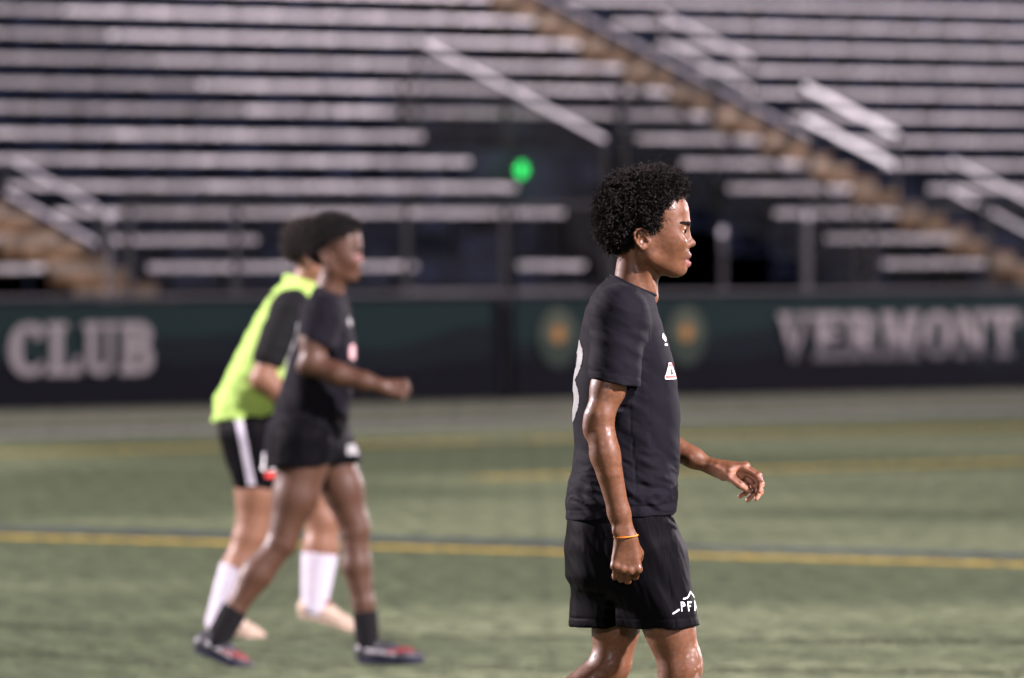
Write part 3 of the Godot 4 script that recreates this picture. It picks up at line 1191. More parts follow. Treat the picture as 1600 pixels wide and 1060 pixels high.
func brow_mesh(h: Callable, s: Shape, b: Basis) -> ArrayMesh:
	var rng := RandomNumberGenerator.new()
	rng.seed = 12
	var st := st_new()
	for z in [-1.0, 1.0]:
		for i in 150:
			var u := rng.randf()
			var p: Vector3 = h.call(lerpf(1076.5, 1061.0, u) - 3.0 * u * u, lerpf(350.5, 349.0, u) + rng.randf_range(-2.9, 2.9) * (1.0 - 0.5 * u), (lerpf(0.009, 0.050, u)) * z)
			var outward := b * Vector3(0.8, 0.1, 0.6 * z)
			for _k in 12:
				p -= outward * (s.at(p) - 0.0004) * 0.8
			var dir: Vector3 = (h.call(1063.0, 347.5, 0.045 * z) - h.call(1074.0, 350.0, 0.012 * z)).normalized()
			dir += Vector3(rng.randf_range(-0.2, 0.2), rng.randf_range(-0.1, 0.3), rng.randf_range(-0.2, 0.2))
			add_tube(st, [p - dir * 0.002, p + dir * 0.0035], 0.0009, 3)
	return st.commit()

# hair: a dense root body and many small curls standing on it
func curl_hair(t: Node3D, s: Shape, lo: Vector3, hi: Vector3, cell: float, mat: Material, length: float, radius: float, thick: float, seed_: int, per := 1.0, segs := 9) -> void:
	var arr := new_arr()
	s.net(lo, hi, cell, arr)
	var hair := obj("hair", to_mesh(arr), M.hair_root, t)
	var rng := RandomNumberGenerator.new()
	rng.seed = seed_
	var v := PackedVector3Array()
	var n := PackedVector3Array()
	var idx := PackedInt32Array()
	var hair_clump := wrinkle(seed_ + 40, 60.0)
	var roots: PackedVector3Array = arr.v
	var norms: PackedVector3Array = arr.n
	for i in int(roots.size() * per):
		var r := i if i < roots.size() else rng.randi() % roots.size()
		var d: Vector3 = norms[r] + Vector3(rng.randf_range(-1, 1), rng.randf_range(-1, 1), rng.randf_range(-1, 1)) * 0.55
		d = d.normalized()
		var side := d.cross(Vector3(rng.randf_range(-1, 1), rng.randf_range(-1, 1), rng.randf_range(-1, 1)).normalized()).normalized()
		var over := d.cross(side)
		var p: Vector3 = roots[r] + Vector3(rng.randf_range(-1, 1), rng.randf_range(-1, 1), rng.randf_range(-1, 1)) * cell - norms[r] * 0.003
		var clump := hair_clump.get_noise_3dv(roots[r])
		var L := length * rng.randf_range(0.6, 1.15) * (1.0 + 0.9 * clump)
		var R := radius * rng.randf_range(0.7, 1.3)
		var turns := L / (radius * 4.0) * rng.randf_range(0.8, 1.3)
		var a0 := rng.randf() * TAU
		var base := v.size()
		for k in segs + 1:
			var f := float(k) / segs
			var a := a0 + f * turns * TAU
			var rad := side * cos(a) + over * sin(a)
			var q := p + d * L * f + rad * R * (0.5 + 0.5 * f)
			var tan_ := (d * L + (over * cos(a) - side * sin(a)) * R * turns * TAU).normalized()
			var s1 := tan_.cross(rad).normalized()
			var th := thick * (1.0 - 0.5 * f)
			for e in 3:
				var o := rad * cos(TAU * e / 3.0) + s1 * sin(TAU * e / 3.0)
				v.append(q + o * th)
				n.append(o)
		for k in segs:
			for e in 3:
				var e2 := (e + 1) % 3
				var b0 := base + k * 3
				idx.append_array(PackedInt32Array([b0 + e, b0 + e2, b0 + 3 + e2, b0 + e, b0 + 3 + e2, b0 + 3 + e]))
	var curls := obj("curls", to_mesh({"v": v, "n": n, "i": idx}), mat, hair)
	curls.set_meta("kind", "stuff")

func wrinkle(seed_: int, freq := 1.0) -> FastNoiseLite:
	var n := FastNoiseLite.new()
	n.seed = seed_
	n.frequency = freq
	n.fractal_octaves = 2
	n.noise_type = FastNoiseLite.TYPE_SIMPLEX_SMOOTH
	return n

func bell(x: float, w: float) -> float:
	return exp(-x * x / (w * w))

func add_boot(t: Node3D, heel: Vector3, toe: Vector3, up: Vector3, mats: Array, cell := 0.006) -> void:
	# heel and toe at sole level; up is the foot's own up
	var f := (toe - heel)
	var L := f.length()
	f = f.normalized()
	up = (up - f * up.dot(f)).normalized()
	var side := f.cross(up).normalized()
	var s := Shape.new()
	var at := func(u: float, v: float, w: float) -> Vector3: return heel + f * u * L + up * v + side * w
	s.cone(at.call(0.14, 0.045, 0.0), at.call(0.5, 0.040, 0.0), 0.036, 0.038, 0.02)
	s.cone(at.call(0.12, 0.034, 0.0), at.call(0.2, 0.075, 0.0), 0.033, 0.036, 0.02)
	s.cone(at.call(0.45, 0.036, 0.0), at.call(0.74, 0.026, 0.004), 0.040, 0.037, 0.02, 0, up, 1.35)
	s.cone(at.call(0.7, 0.026, 0.004), at.call(0.93, 0.020, 0.0), 0.038, 0.022, 0.02, 0, up, 1.3)
	s.half(at.call(0.0, 0.008, 0.0), -up, 0.003)
	s.half(at.call(0.0, 0.090, 0.0) + f * 0.03, up - f * 0.1, 0.003)
	var lo := heel.min(toe) - Vector3.ONE * 0.13
	var hi := heel.max(toe) + Vector3.ONE * 0.13
	var b := obj("boot", net_mesh(s, lo, hi, cell), mats[0], t)
	var sole := Shape.new()
	sole.cone(at.call(0.14, 0.004, 0.0), at.call(0.45, 0.004, 0.0), 0.034, 0.030, 0.02, 0, up, 4.0)
	sole.cone(at.call(0.45, 0.004, 0.0), at.call(0.75, 0.004, 0.003), 0.032, 0.040, 0.02, 0, up, 4.0)
	sole.cone(at.call(0.75, 0.004, 0.003), at.call(0.92, 0.006, 0.0), 0.040, 0.026, 0.02, 0, up, 4.0)
	obj("sole", net_mesh(sole, lo, hi, cell * 0.8), mats[1], b)
	var st := st_new()
	for u in [0.1, 0.22, 0.62, 0.74, 0.88]:
		for w in [-0.024, 0.024]:
			add_tube(st, [at.call(u, -0.012, w), at.call(u, 0.004, w)], 0.004, 6, 0.006)
	obj("studs", st.commit(), mats[1], b)
	# two printed flashes on the outer side
	if mats.size() > 2:
		for z in [1.0, -1.0]:
			var from: Vector3 = (side * z + up * 0.35).normalized()
			var va: Vector3 = (up - from * up.dot(from)).normalized()
			obj("flash", patch(s, at.call(0.66, 0.030, 0.0), f, va, from, 0.13, 0.05, 0.004, seg_mask([[Vector2(-0.05, -0.006), Vector2(0.045, 0.004), 0.007], [Vector2(-0.01, 0.012), Vector2(0.05, 0.014), 0.005]], 0.006), 0.002), mats[2], b)
			obj("flash", patch(s, at.call(0.36, 0.028, 0.0), f, va, from, 0.13, 0.05, 0.004, seg_mask([[Vector2(-0.05, 0.004), Vector2(0.02, -0.006), 0.006], [Vector2(0.02, -0.006), Vector2(0.055, -0.012), 0.005]], 0.006), 0.002), mats[3], b)

func build_people() -> void:
	nearest_player()
	running_player()
	bib_player()

func skin(base: Color, k := 1.0) -> Color:
	return Color(base.r * k, base.g * k, base.b * k)

# ---------------------------------------------------------------- the player in focus
func nearest_player() -> void:
	var sk := Sketch.new(640.0, 980.0)
	var t := person("person", "person in black jersey and shorts seen from the side, walking in sharp focus", sk, "players on the field")
	var base: Color = M.skin_deep.get_meta("base")
	var hx := Transform3D(Basis.IDENTITY, sk.at(1008, 345))
	var h := head_map(hx)
	var arr := new_arr()
	# head and neck
	var s := Shape.new()
	add_head(s, h, Basis.IDENTITY)
	add_neck(s, h, [992.0, 462.0])
	var head := s
	var face := new_arr()
	s.net(sk.at(940, 480, -0.11), sk.at(1096, 270, 0.11), 0.0021, face)
	# arms with hands
	var sh := sk.at(966, 489, 0.172)
	var el := sk.at(935, 662, 0.232)
	var wr := sk.at(977, 836, 0.225)
	s = Shape.new()
	s.cone(sh, sk.at(954, 575, 0.205), 0.043, 0.0405, 0.02)
	s.cone(sk.at(954, 575, 0.205), sk.at(949, 605, 0.212), 0.0400, 0.0415, 0.015)
	s.cone(sk.at(949, 605, 0.212), sk.at(937, 645, 0.228), 0.0415, 0.034, 0.015)
	s.cone(sk.at(935, 648, 0.230), sk.at(944, 708, 0.236), 0.033, 0.0345, 0.015)
	s.ell(sk.at(919, 666, 0.232), Vector3(0.014, 0.022, 0.017), 0.020)
	s.cone(sk.at(944, 705, 0.236), sk.at(966, 798, 0.228), 0.0345, 0.0255, 0.015)
	s.cone(sk.at(966, 798, 0.228), wr, 0.0255, 0.0245, 0.015, 0, Vector3(0.2, 0, 1), 1.25)
	s.cone(sk.at(941, 685, 0.246), sk.at(951, 735, 0.244), 0.022, 0.022, 0.02)
	s.ell(sk.at(962, 826, 0.238), Vector3(0.010, 0.012, 0.009), 0.012)
	var tip := [Vector3(0.75, 0.55, 0.65), Vector3(0.8, 0.05, 0.6), Vector3(0.75, -0.35, 0.55)]
	add_hand(s, wr + Vector3(0.0, 0.004, 0), sk.at(977, 905, 0.222) - wr, Vector3(0.05, 0.05, 1), Vector3(1, 0, -0.12), 0.92,
		[[58, 62, 30], [52, 66, 34], [46, 62, 34], [30, 48, 30]], -5.0, tip)
	s.net(sk.at(890, 925, 0.08), sk.at(1020, 520, 0.31), 0.0027, arr)
	# the far arm, reaching forward
	var wl := sk.at(1112, 732, -0.20)
	s = Shape.new()
	s.cone(sk.at(972, 489, -0.172), sk.at(982, 660, -0.245), 0.052, 0.040, 0.02)
	s.cone(sk.at(984, 664, -0.245), sk.at(1030, 690, -0.235), 0.034, 0.0335, 0.015)
	s.cone(sk.at(1030, 690, -0.235), sk.at(1086, 719, -0.21), 0.0335, 0.0250, 0.015)
	s.cone(sk.at(1086, 719, -0.21), wl, 0.0250, 0.0215, 0.015, 0, Vector3(0.25, 0.5, 0.1), 1.1)
	var fl := sk.at(1150, 738, -0.195) - wl
	var nl := Vector3(0.15, 0.90, -0.42)
	add_hand(s, wl + fl.normalized() * 0.004, fl, nl, Vector3(0.0, 0.42, 0.90), 0.95,
		[[26, 38, 28], [34, 44, 30], [42, 48, 32], [50, 50, 34]], 3.0, [Vector3(0.80, 0.12, 0.55), Vector3(0.86, -0.12, 0.48), Vector3(0.90, -0.25, 0.30)])
	s.cone(wl + fl.normalized() * 0.035 + Vector3(0, -0.016, 0.014), wl + fl.normalized() * 0.075 + Vector3(0, -0.012, 0.012), 0.015, 0.010, 0.014)
	s.net(sk.at(950, 800, -0.33), sk.at(1206, 520, -0.11), 0.0026, arr)
	# torso and legs
	s = Shape.new()
	s.cone(sk.at(974, 530, 0.0), sk.at(972, 640, 0.0), 0.085, 0.09, 0.04, 0, Vector3(1, 0, 0), 1.2)
	s.cone(sk.at(972, 640, 0.0), sk.at(970, 830, 0.0), 0.10, 0.11, 0.04, 0, Vector3(1, 0, 0), 1.1)
	s.chain([sk.at(985, 850, 0.085), sk.at(1047, 985, 0.095), sk.at(1062, 1040, 0.095)], [0.078, 0.0575, 0.050], 0.02)
	s.ell(sk.at(1079, 1032, 0.096), Vector3(0.023, 0.034, 0.032), 0.025)
	s.chain([sk.at(1060, 1050, 0.095), sk.at(1052, 1130, 0.095), sk.at(1062, 1250, 0.1), sk.at(1060, 1360, 0.1)], [0.049, 0.053, 0.038, 0.032], 0.02)
	s.chain([sk.at(962, 850, -0.085), sk.at(963, 985, -0.09), sk.at(957, 1036, -0.09)], [0.080, 0.055, 0.049], 0.02)
	s.chain([sk.at(952, 1046, -0.09), sk.at(890, 1100, -0.09), sk.at(810, 1180, -0.09), sk.at(755, 1235, -0.09)], [0.047, 0.050, 0.037, 0.031], 0.02)
	s.net(sk.at(730, 1385, -0.2), sk.at(1110, 480, 0.22), 0.0075, arr)
	var palm_n := nl.normalized()
	var lip := func(p: Vector3, n: Vector3) -> Color:
		var c := base
		var up: float = (p - h.call(1073.0, 400.5, 0.0)).length()
		var dn: float = (p - h.call(1074.0, 412.0, 0.0)).length()
		if p.y > 1.5 and p.x > h.call(1060.0, 400.0, 0.0).x:
			if p.y < h.call(0.0, 406.5, 0.0).y and p.y > h.call(0.0, 416.5, 0.0).y and dn < 0.020:
				c = Color(0.205, 0.085, 0.070)
			elif p.y < h.call(0.0, 403.5, 0.0).y and dn < 0.03 and p.y > h.call(0.0, 407.0, 0.0).y:
				c = Color(0.13, 0.05, 0.045)
			elif p.y < h.call(0.0, 397.0, 0.0).y and p.y > h.call(0.0, 403.6, 0.0).y and up < 0.022:
				c = Color(0.115, 0.048, 0.036)
			elif p.y < h.call(0.0, 389.5, 0.0).y and p.y > h.call(0.0, 397.1, 0.0).y and up < 0.032:
				c = base * 0.62
		# palm of the far hand and the inner sides of its fingers
		if p.x > sk.at(1104, 0, 0).x and p.y < 1.12 and p.z < 0.0:
			var pale := smoothstep(sk.at(1104, 0).x, sk.at(1124, 0).x, p.x) * smoothstep(0.10, -0.35, n.dot(palm_n))
			c = base.lerp(Color(0.46, 0.22, 0.145), pale)
		# pale flecks on the knee
		if p.y < 0.66 and p.x > sk.at(1066, 0).x and p.z > 0.04:
			var f := clampf(1.0 - (p - sk.at(1090, 1032, 0.11)).length() / 0.045, 0.0, 1.0)
			if sin(p.x * 900.0 + p.y * 700.0) * sin(p.y * 1100.0 - p.z * 600.0) > 0.35 and f > 0.0:
				c = c.lerp(Color(0.33, 0.24, 0.20), 0.6)
		return c
	var whole := to_mesh(face, lip)
	to_mesh(arr, lip, whole)
	whole.surface_set_material(0, M.skin_wet)
	whole.surface_set_material(1, M.skin_deep)
	obj("body", whole, null, t)
	add_eyes(t, h, Basis.IDENTITY)
	obj("eyebrows", brow_mesh(h, head, Basis.IDENTITY), M.hair_root, t)
	# hair
	var g := Shape.new()
	g.ell(sk.at(1000, 320), Vector3(0.094, 0.078, 0.080), 0.03)
	g.ell(sk.at(967, 350), Vector3(0.047, 0.062, 0.074), 0.03)
	g.ell(sk.at(1034, 300), Vector3(0.042, 0.046, 0.070), 0.03)
	g.ell(sk.at(1042, 291), Vector3(0.033, 0.028, 0.058), 0.02)
	g.ell(sk.at(1018, 345), Vector3(0.030, 0.045, 0.0755), 0.02)
	g.ell(sk.at(1063, 350), Vector3(0.061, 0.0715, 0.16), 0.006, 1)
	g.half(sk.at(1024, 362), Vector3(43, -58, 0), 0.010)
	for z in [-1.0, 1.0]:
		g.ell(sk.at(1002, 377, 0.082 * z), Vector3(0.023, 0.030, 0.02), 0.006, 1)
	var hn := wrinkle(4, 42.0)
	g.mod = func(p: Vector3, d: float) -> float: return d - 0.0045 * hn.get_noise_3dv(p)
	curl_hair(t, g, sk.at(915, 415, -0.12), sk.at(1090, 250, 0.12), 0.0042, M.hair_black, 0.018, 0.0042, 0.0013, 3, 1.9, 10)
	# jersey
	s = jersey_shape(sk)
	var jersey := obj("jersey", net_mesh(s, sk.at(868, 835, -0.34), sk.at(1075, 425, 0.33), 0.0055), M.jersey_black, t)
	# collar band and prints
	obj("collar", collar_mesh(sk), M.jersey_black, jersey)
	var eight := func(u: float, v: float) -> bool:
		for c in [0.047, -0.047]:
			var e := Vector2(u / 0.072, (v - c) / (0.052 if c > 0.0 else 0.056)).length()
			var inner := Vector2(u / 0.030, (v - c) / 0.020).length()
			if e < 1.0 and inner > 1.0:
				return true
		return false
	obj("number", patch(s, sk.at(930, 594, 0.012), Vector3(0, 0, 1), Vector3.UP, Vector3(-1, 0, 0), 0.17, 0.21, 0.0035, eight), M.print_grey, jersey)
	var cf := Vector3(0.80, 0, 0.60)
	var cu := Vector3(0.60, 0, -0.80)
	var cc := sk.at(1040, 580, 0.068)
	var tri := func(grow: float) -> Callable:
		return func(u: float, v: float) -> bool:
			var a := Vector2(u, v)
			return v > -0.0155 - grow and v < 0.0175 + grow and absf(u) < (0.031 + grow) * (1.0 - (v + 0.0155) / 0.046) + 0.002 and a.length() < 0.034 + grow
	obj("crest_edge", patch(s, cc, cu, Vector3.UP, cf, 0.09, 0.06, 0.0016, tri.call(0.003), 0.0012), M.print_white, jersey)
	obj("crest_outline", patch(s, cc, cu, Vector3.UP, cf, 0.09, 0.06, 0.0016, tri.call(0.0), 0.0018), M.print_red, jersey)
	obj("crest_field", patch(s, cc, cu, Vector3.UP, cf, 0.09, 0.06, 0.0016, tri.call(-0.0045), 0.0024), M.print_white, jersey)
	obj("crest_sign", patch(s, cc, cu, Vector3.UP, cf, 0.05, 0.05, 0.0016, seg_mask([[Vector2(-0.007, -0.009), Vector2(0.0, 0.006)], [Vector2(0.007, -0.009), Vector2(0.0, 0.006)], [Vector2(-0.004, -0.004), Vector2(0.004, -0.004)]], 0.0026), 0.003), M.print_black, jersey)
	obj("maker_mark", patch(s, sk.at(1032, 531, 0.066), cu, Vector3.UP, cf, 0.06, 0.05, 0.0016, func(u: float, v: float) -> bool:
		return absf(u) / 0.016 + absf(v - 0.006) / 0.011 < 1.0 or (absf(v + 0.011) < 0.0028 and absf(u) < 0.010), 0.0015), M.print_white, jersey)
	# shorts
	s = shorts_shape(sk)
	var shorts := obj("shorts", net_mesh(s, sk.at(860, 1010, -0.24), sk.at(1112, 792, 0.24), 0.0055), M.shorts_black, t)
	var pf := Vector3(0.52, 0, 0.854)
	var pu := Vector3(0.854, 0, -0.52)
	var seg := []
	for e in [[-27, 0, -27, 15], [-27, 15, -20, 14], [-20, 14, -19, 10], [-19, 10, -27, 8], [-9, 0, -9, 15], [-9, 15, 0, 15], [-9, 8, -3, 8], [9, 0, 17, 16], [17, 16, 25, 0], [12, 6, 22, 6],
			[-46, -5, -33, 2], [-20, 21, -9, 23], [-9, 23, 3, 33], [3, 33, 20, 22]]:
		seg.append([Vector2(e[0], e[1] - 6) * 0.00135, Vector2(e[2], e[3] - 6) * 0.00135, 0.0019])
	obj("emblem", patch(s, sk.at(1071, 946, 0.11), pu, Vector3.UP, pf, 0.125, 0.10, 0.0013, seg_mask(seg, 0.002)), M.print_white, shorts)
	# wristband
	var ring := []
	for i in 25:
		var a := TAU * i / 24.0
		ring.append(sk.at(976.5 + cos(a) * 18.3, 833.5 + cos(a) * -1.5 + sin(a) * 1.5, 0.2255 + sin(a) * 0.0250))
	obj("wristband", tube_mesh(ring, 0.0017, 6), M.band, t)
	# legs below the frame
	for e in [[[sk.at(1060, 1250, 0.1), sk.at(1060, 1375, 0.1)], sk.at(1030, 1420, 0.1), sk.at(1195, 1420, 0.1), Vector3.UP], [[sk.at(825, 1165, -0.09), sk.at(755, 1235, -0.09)], sk.at(735, 1262, -0.09), sk.at(800, 1410, -0.09), Vector3(1, 0.5, 0)]]:
		var so := Shape.new()
		so.cone(e[0][0], e[0][1], 0.047, 0.041, 0.01)
		obj("sock", net_mesh(so, e[0][0].min(e[0][1]) - Vector3.ONE * 0.08, e[0][0].max(e[0][1]) + Vector3.ONE * 0.08, 0.008), M.sock_black, t)
		add_boot(t, e[1], e[2], e[3], [M.boot_dark, M.boot_blue])

func jersey_shape(sk: Sketch) -> Shape:
	var s := Shape.new()
	var rows := []
	for r in [[835, 883, 1057, 0.158], [821, 883.5, 1057, 0.158], [790, 885, 1057, 0.156], [757, 889, 1058, 0.152], [730, 894, 1060, 0.149], [700, 898, 1062, 0.147], [660, 896, 1063, 0.147], [630, 895.5, 1062, 0.147],
			[600, 896, 1058.5, 0.147], [570, 899, 1053, 0.150], [540, 905, 1046, 0.154], [510, 909, 1035.5, 0.156], [485, 914, 1028, 0.140], [465, 922, 1025, 0.110], [450, 934, 1023, 0.082], [436, 950, 1018, 0.064], [420, 956, 1012, 0.058]]:
		var p := sk.at(r[1], r[0])
		rows.append([p.y, p.x, sk.at(r[2], 0).x, r[3], -r[3], 2.35])
	s.loft(rows, 0.03)
	for z in [-1.0, 1.0]:
		s.cone(sk.at(972, 456, 0.050 * z), sk.at(966, 490, 0.160 * z), 0.036, 0.056, 0.05)
	# near sleeve
	s.cone(sk.at(965, 490, 0.162), sk.at(957.5, 604, 0.206), 0.067, 0.0635, 0.035)
	# far sleeve
	s.cone(sk.at(968, 490, -0.162), sk.at(985, 604, -0.225), 0.064, 0.060, 0.035)
	s.cone(sk.at(958, 604, 0.207), sk.at(957, 660, 0.225), 0.0480, 0.0480, 0.003, 1)
	s.cone(sk.at(984, 604, -0.222), sk.at(990, 660, -0.24), 0.048, 0.048, 0.003, 1)
	s.half(sk.at(900, 812.5), Vector3(0.065, -1, 0), 0.002)
	# neck opening
	s.cone(sk.at(993, 470), sk.at(988, 420), 0.0515, 0.064, 0.006, 1)
	s.half(sk.at(988, 446), Vector3(0.40, 0.92, 0), 0.006)
	var n1 := wrinkle(11)
	var n2 := wrinkle(12)
	var hem_c := sk.at(900, 812.5)
	var hem_n := Vector3(0.065, -1, 0).normalized()
	var cuff_c := sk.at(961, 597)
	var cuff_n := Vector3(-0.16, -0.987, 0)
	var yb := sk.at(0, 600).y
	var cx := sk.at(961, 0).x
	s.mod = func(p: Vector3, d: float) -> float:
		if absf(d) > 0.03:
			return d
		# each sleeve ends at its cuff
		if absf(p.z) > 0.152 and p.y > yb - 0.06:
			var cu := (p - cuff_c).dot(cuff_n)
			d = maxf(d, cu)
			d += 0.0012 * bell(cu + 0.022, 0.003)
		elif absf(p.z) > 0.158 and p.y > yb - 0.2:
			d = maxf(d, 0.158 - absf(p.z) + 0.004)
		var hm := (p - hem_c).dot(hem_n)
		d += 0.0013 * bell(hm + 0.026, 0.003)
		# side seam
		var sx := p.x - (0.004 + 0.016 * clampf((1.21 - p.y) / 0.16, 0.0, 1.0))
		if absf(p.z) > 0.09 and p.y < 1.25:
			d += 0.0016 * bell(sx, 0.003)
		# folds: long soft drags from the shoulder and armpit, smaller ones at the waist
		var low := clampf((1.22 - p.y) / 0.2, 0.0, 1.0) * clampf((p.y - 0.93) / 0.06, 0.2, 1.0)
		var a := n1.get_noise_3d((p.x * 0.75 + p.y * 0.66) * 16.0, (p.y * 0.75 - p.x * 0.66) * 5.0, p.z * 6.0)
		var b := n2.get_noise_3d((p.x * 0.35 + p.y * 0.94) * 24.0, (p.y * 0.35 - p.x * 0.94) * 8.0, p.z * 9.0)
		d -= 0.0048 * a * (0.55 + 0.45 * low) + 0.0050 * (1.0 - 2.0 * absf(b)) * low * low
		if absf(p.z) > 0.14:
			d -= 0.003 * n2.get_noise_3d((p.x * 0.5 + p.y) * 26.0, (p.y * 0.5 - p.x) * 9.0, 3.0)
		return d
	return s

func collar_mesh(sk: Sketch) -> ArrayMesh:
	var ring := []
	for i in 33:
		var a := TAU * i / 32.0
		var u := cos(a)
		ring.append(sk.at(990.0 + u * 35.0, 446.5 + u * 15.5 + sin(a) * sin(a) * 1.5, sin(a) * 0.0600))
	return tube_mesh(ring, 0.0050, 8)

func shorts_shape(sk: Sketch) -> Shape:
	var s := Shape.new()
	var rows := []
	for r in [[930, 890, 1072, 0.150], [900, 883, 1078, 0.158], [860, 882, 1073, 0.155], [830, 884, 1060, 0.150], [800, 888, 1050, 0.146], [780, 890, 1048, 0.14]]:
		rows.append([sk.at(0, r[0]).y, sk.at(r[1], 0).x, sk.at(r[2], 0).x, r[3], -r[3], 2.3])
	s.loft(rows, 0.04)
	s.half(sk.at(980, 925), Vector3.DOWN, 0.05)
	s.cone(sk.at(1002, 865, 0.085), sk.at(1050, 1000, 0.095), 0.099, 0.0775, 0.03)
	s.cone(sk.at(968, 865, -0.085), sk.at(944, 1008, -0.09), 0.105, 0.0910, 0.03)
	s.cone(sk.at(985, 885, 0.0), sk.at(972, 965, -0.05), 0.10, 0.085, 0.04)
	s.cone(sk.at(1005, 890, 0.03), sk.at(1000, 955, 0.03), 0.09, 0.075, 0.04)
	s.cone(sk.at(1049, 1018, 0.095), sk.at(1054, 1070, 0.095), 0.0630, 0.0630, 0.003, 1)
	s.cone(sk.at(944, 1030, -0.09), sk.at(944, 1070, -0.09), 0.074, 0.074, 0.003, 1)
	s.half(sk.at(890, 983), Vector3(0.028, -1, 0), 0.002)
	var n1 := wrinkle(21)
	var n2 := wrinkle(22)
	var hem_c := sk.at(890, 983)
	var hem_n := Vector3(0.028, -1, 0).normalized()
	s.mod = func(p: Vector3, d: float) -> float:
		if absf(d) > 0.03:
			return d
		var hm := (p - hem_c).dot(hem_n)
		d += 0.0014 * bell(hm + 0.024, 0.003)
		var a := n1.get_noise_3d((p.x * 0.85 + p.y * 0.5) * 13.0, (p.y * 0.85 - p.x * 0.5) * 3.5, p.z * 6.0)
		var b := n2.get_noise_3d((p.x * 0.95 + p.y * 0.3) * 34.0, (p.y * 0.95 - p.x * 0.3) * 7.0, p.z * 10.0)
		var low := clampf((0.97 - p.y) / 0.3, 0.0, 1.0)
		d -= 0.0055 * a * (0.5 + low * 0.6) + 0.0012 * (1.0 - 2.0 * absf(b))
		# side panel seam
		if p.z > 0.05:
			d += 0.0015 * bell(p.x - (0.075 + (0.98 - p.y) * 0.14), 0.003)
		return d
	return s

func ankle_sock(t: Node3D, a: Vector3, b: Vector3, ra: float, rb: float, mat: Material, extra: Array = []) -> void:
	var so := Shape.new()
	so.cone(a, b, ra, rb, 0.01)
	for e in extra:
		so.cone(e[0], e[1], e[2], e[3], 0.015)
	var dir := (b - a).normalized()
	so.half(a, -dir, 0.003)
	var n := wrinkle(31, 1.0)
	so.mod = func(p: Vector3, d: float) -> float: return d - 0.0015 * n.get_noise_3d(p.x * 12.0, p.y * 60.0, p.z * 12.0)
	obj("sock", net_mesh(so, a.min(b) - Vector3.ONE * 0.10, a.max(b) + Vector3.ONE * 0.10, 0.006), mat, t)

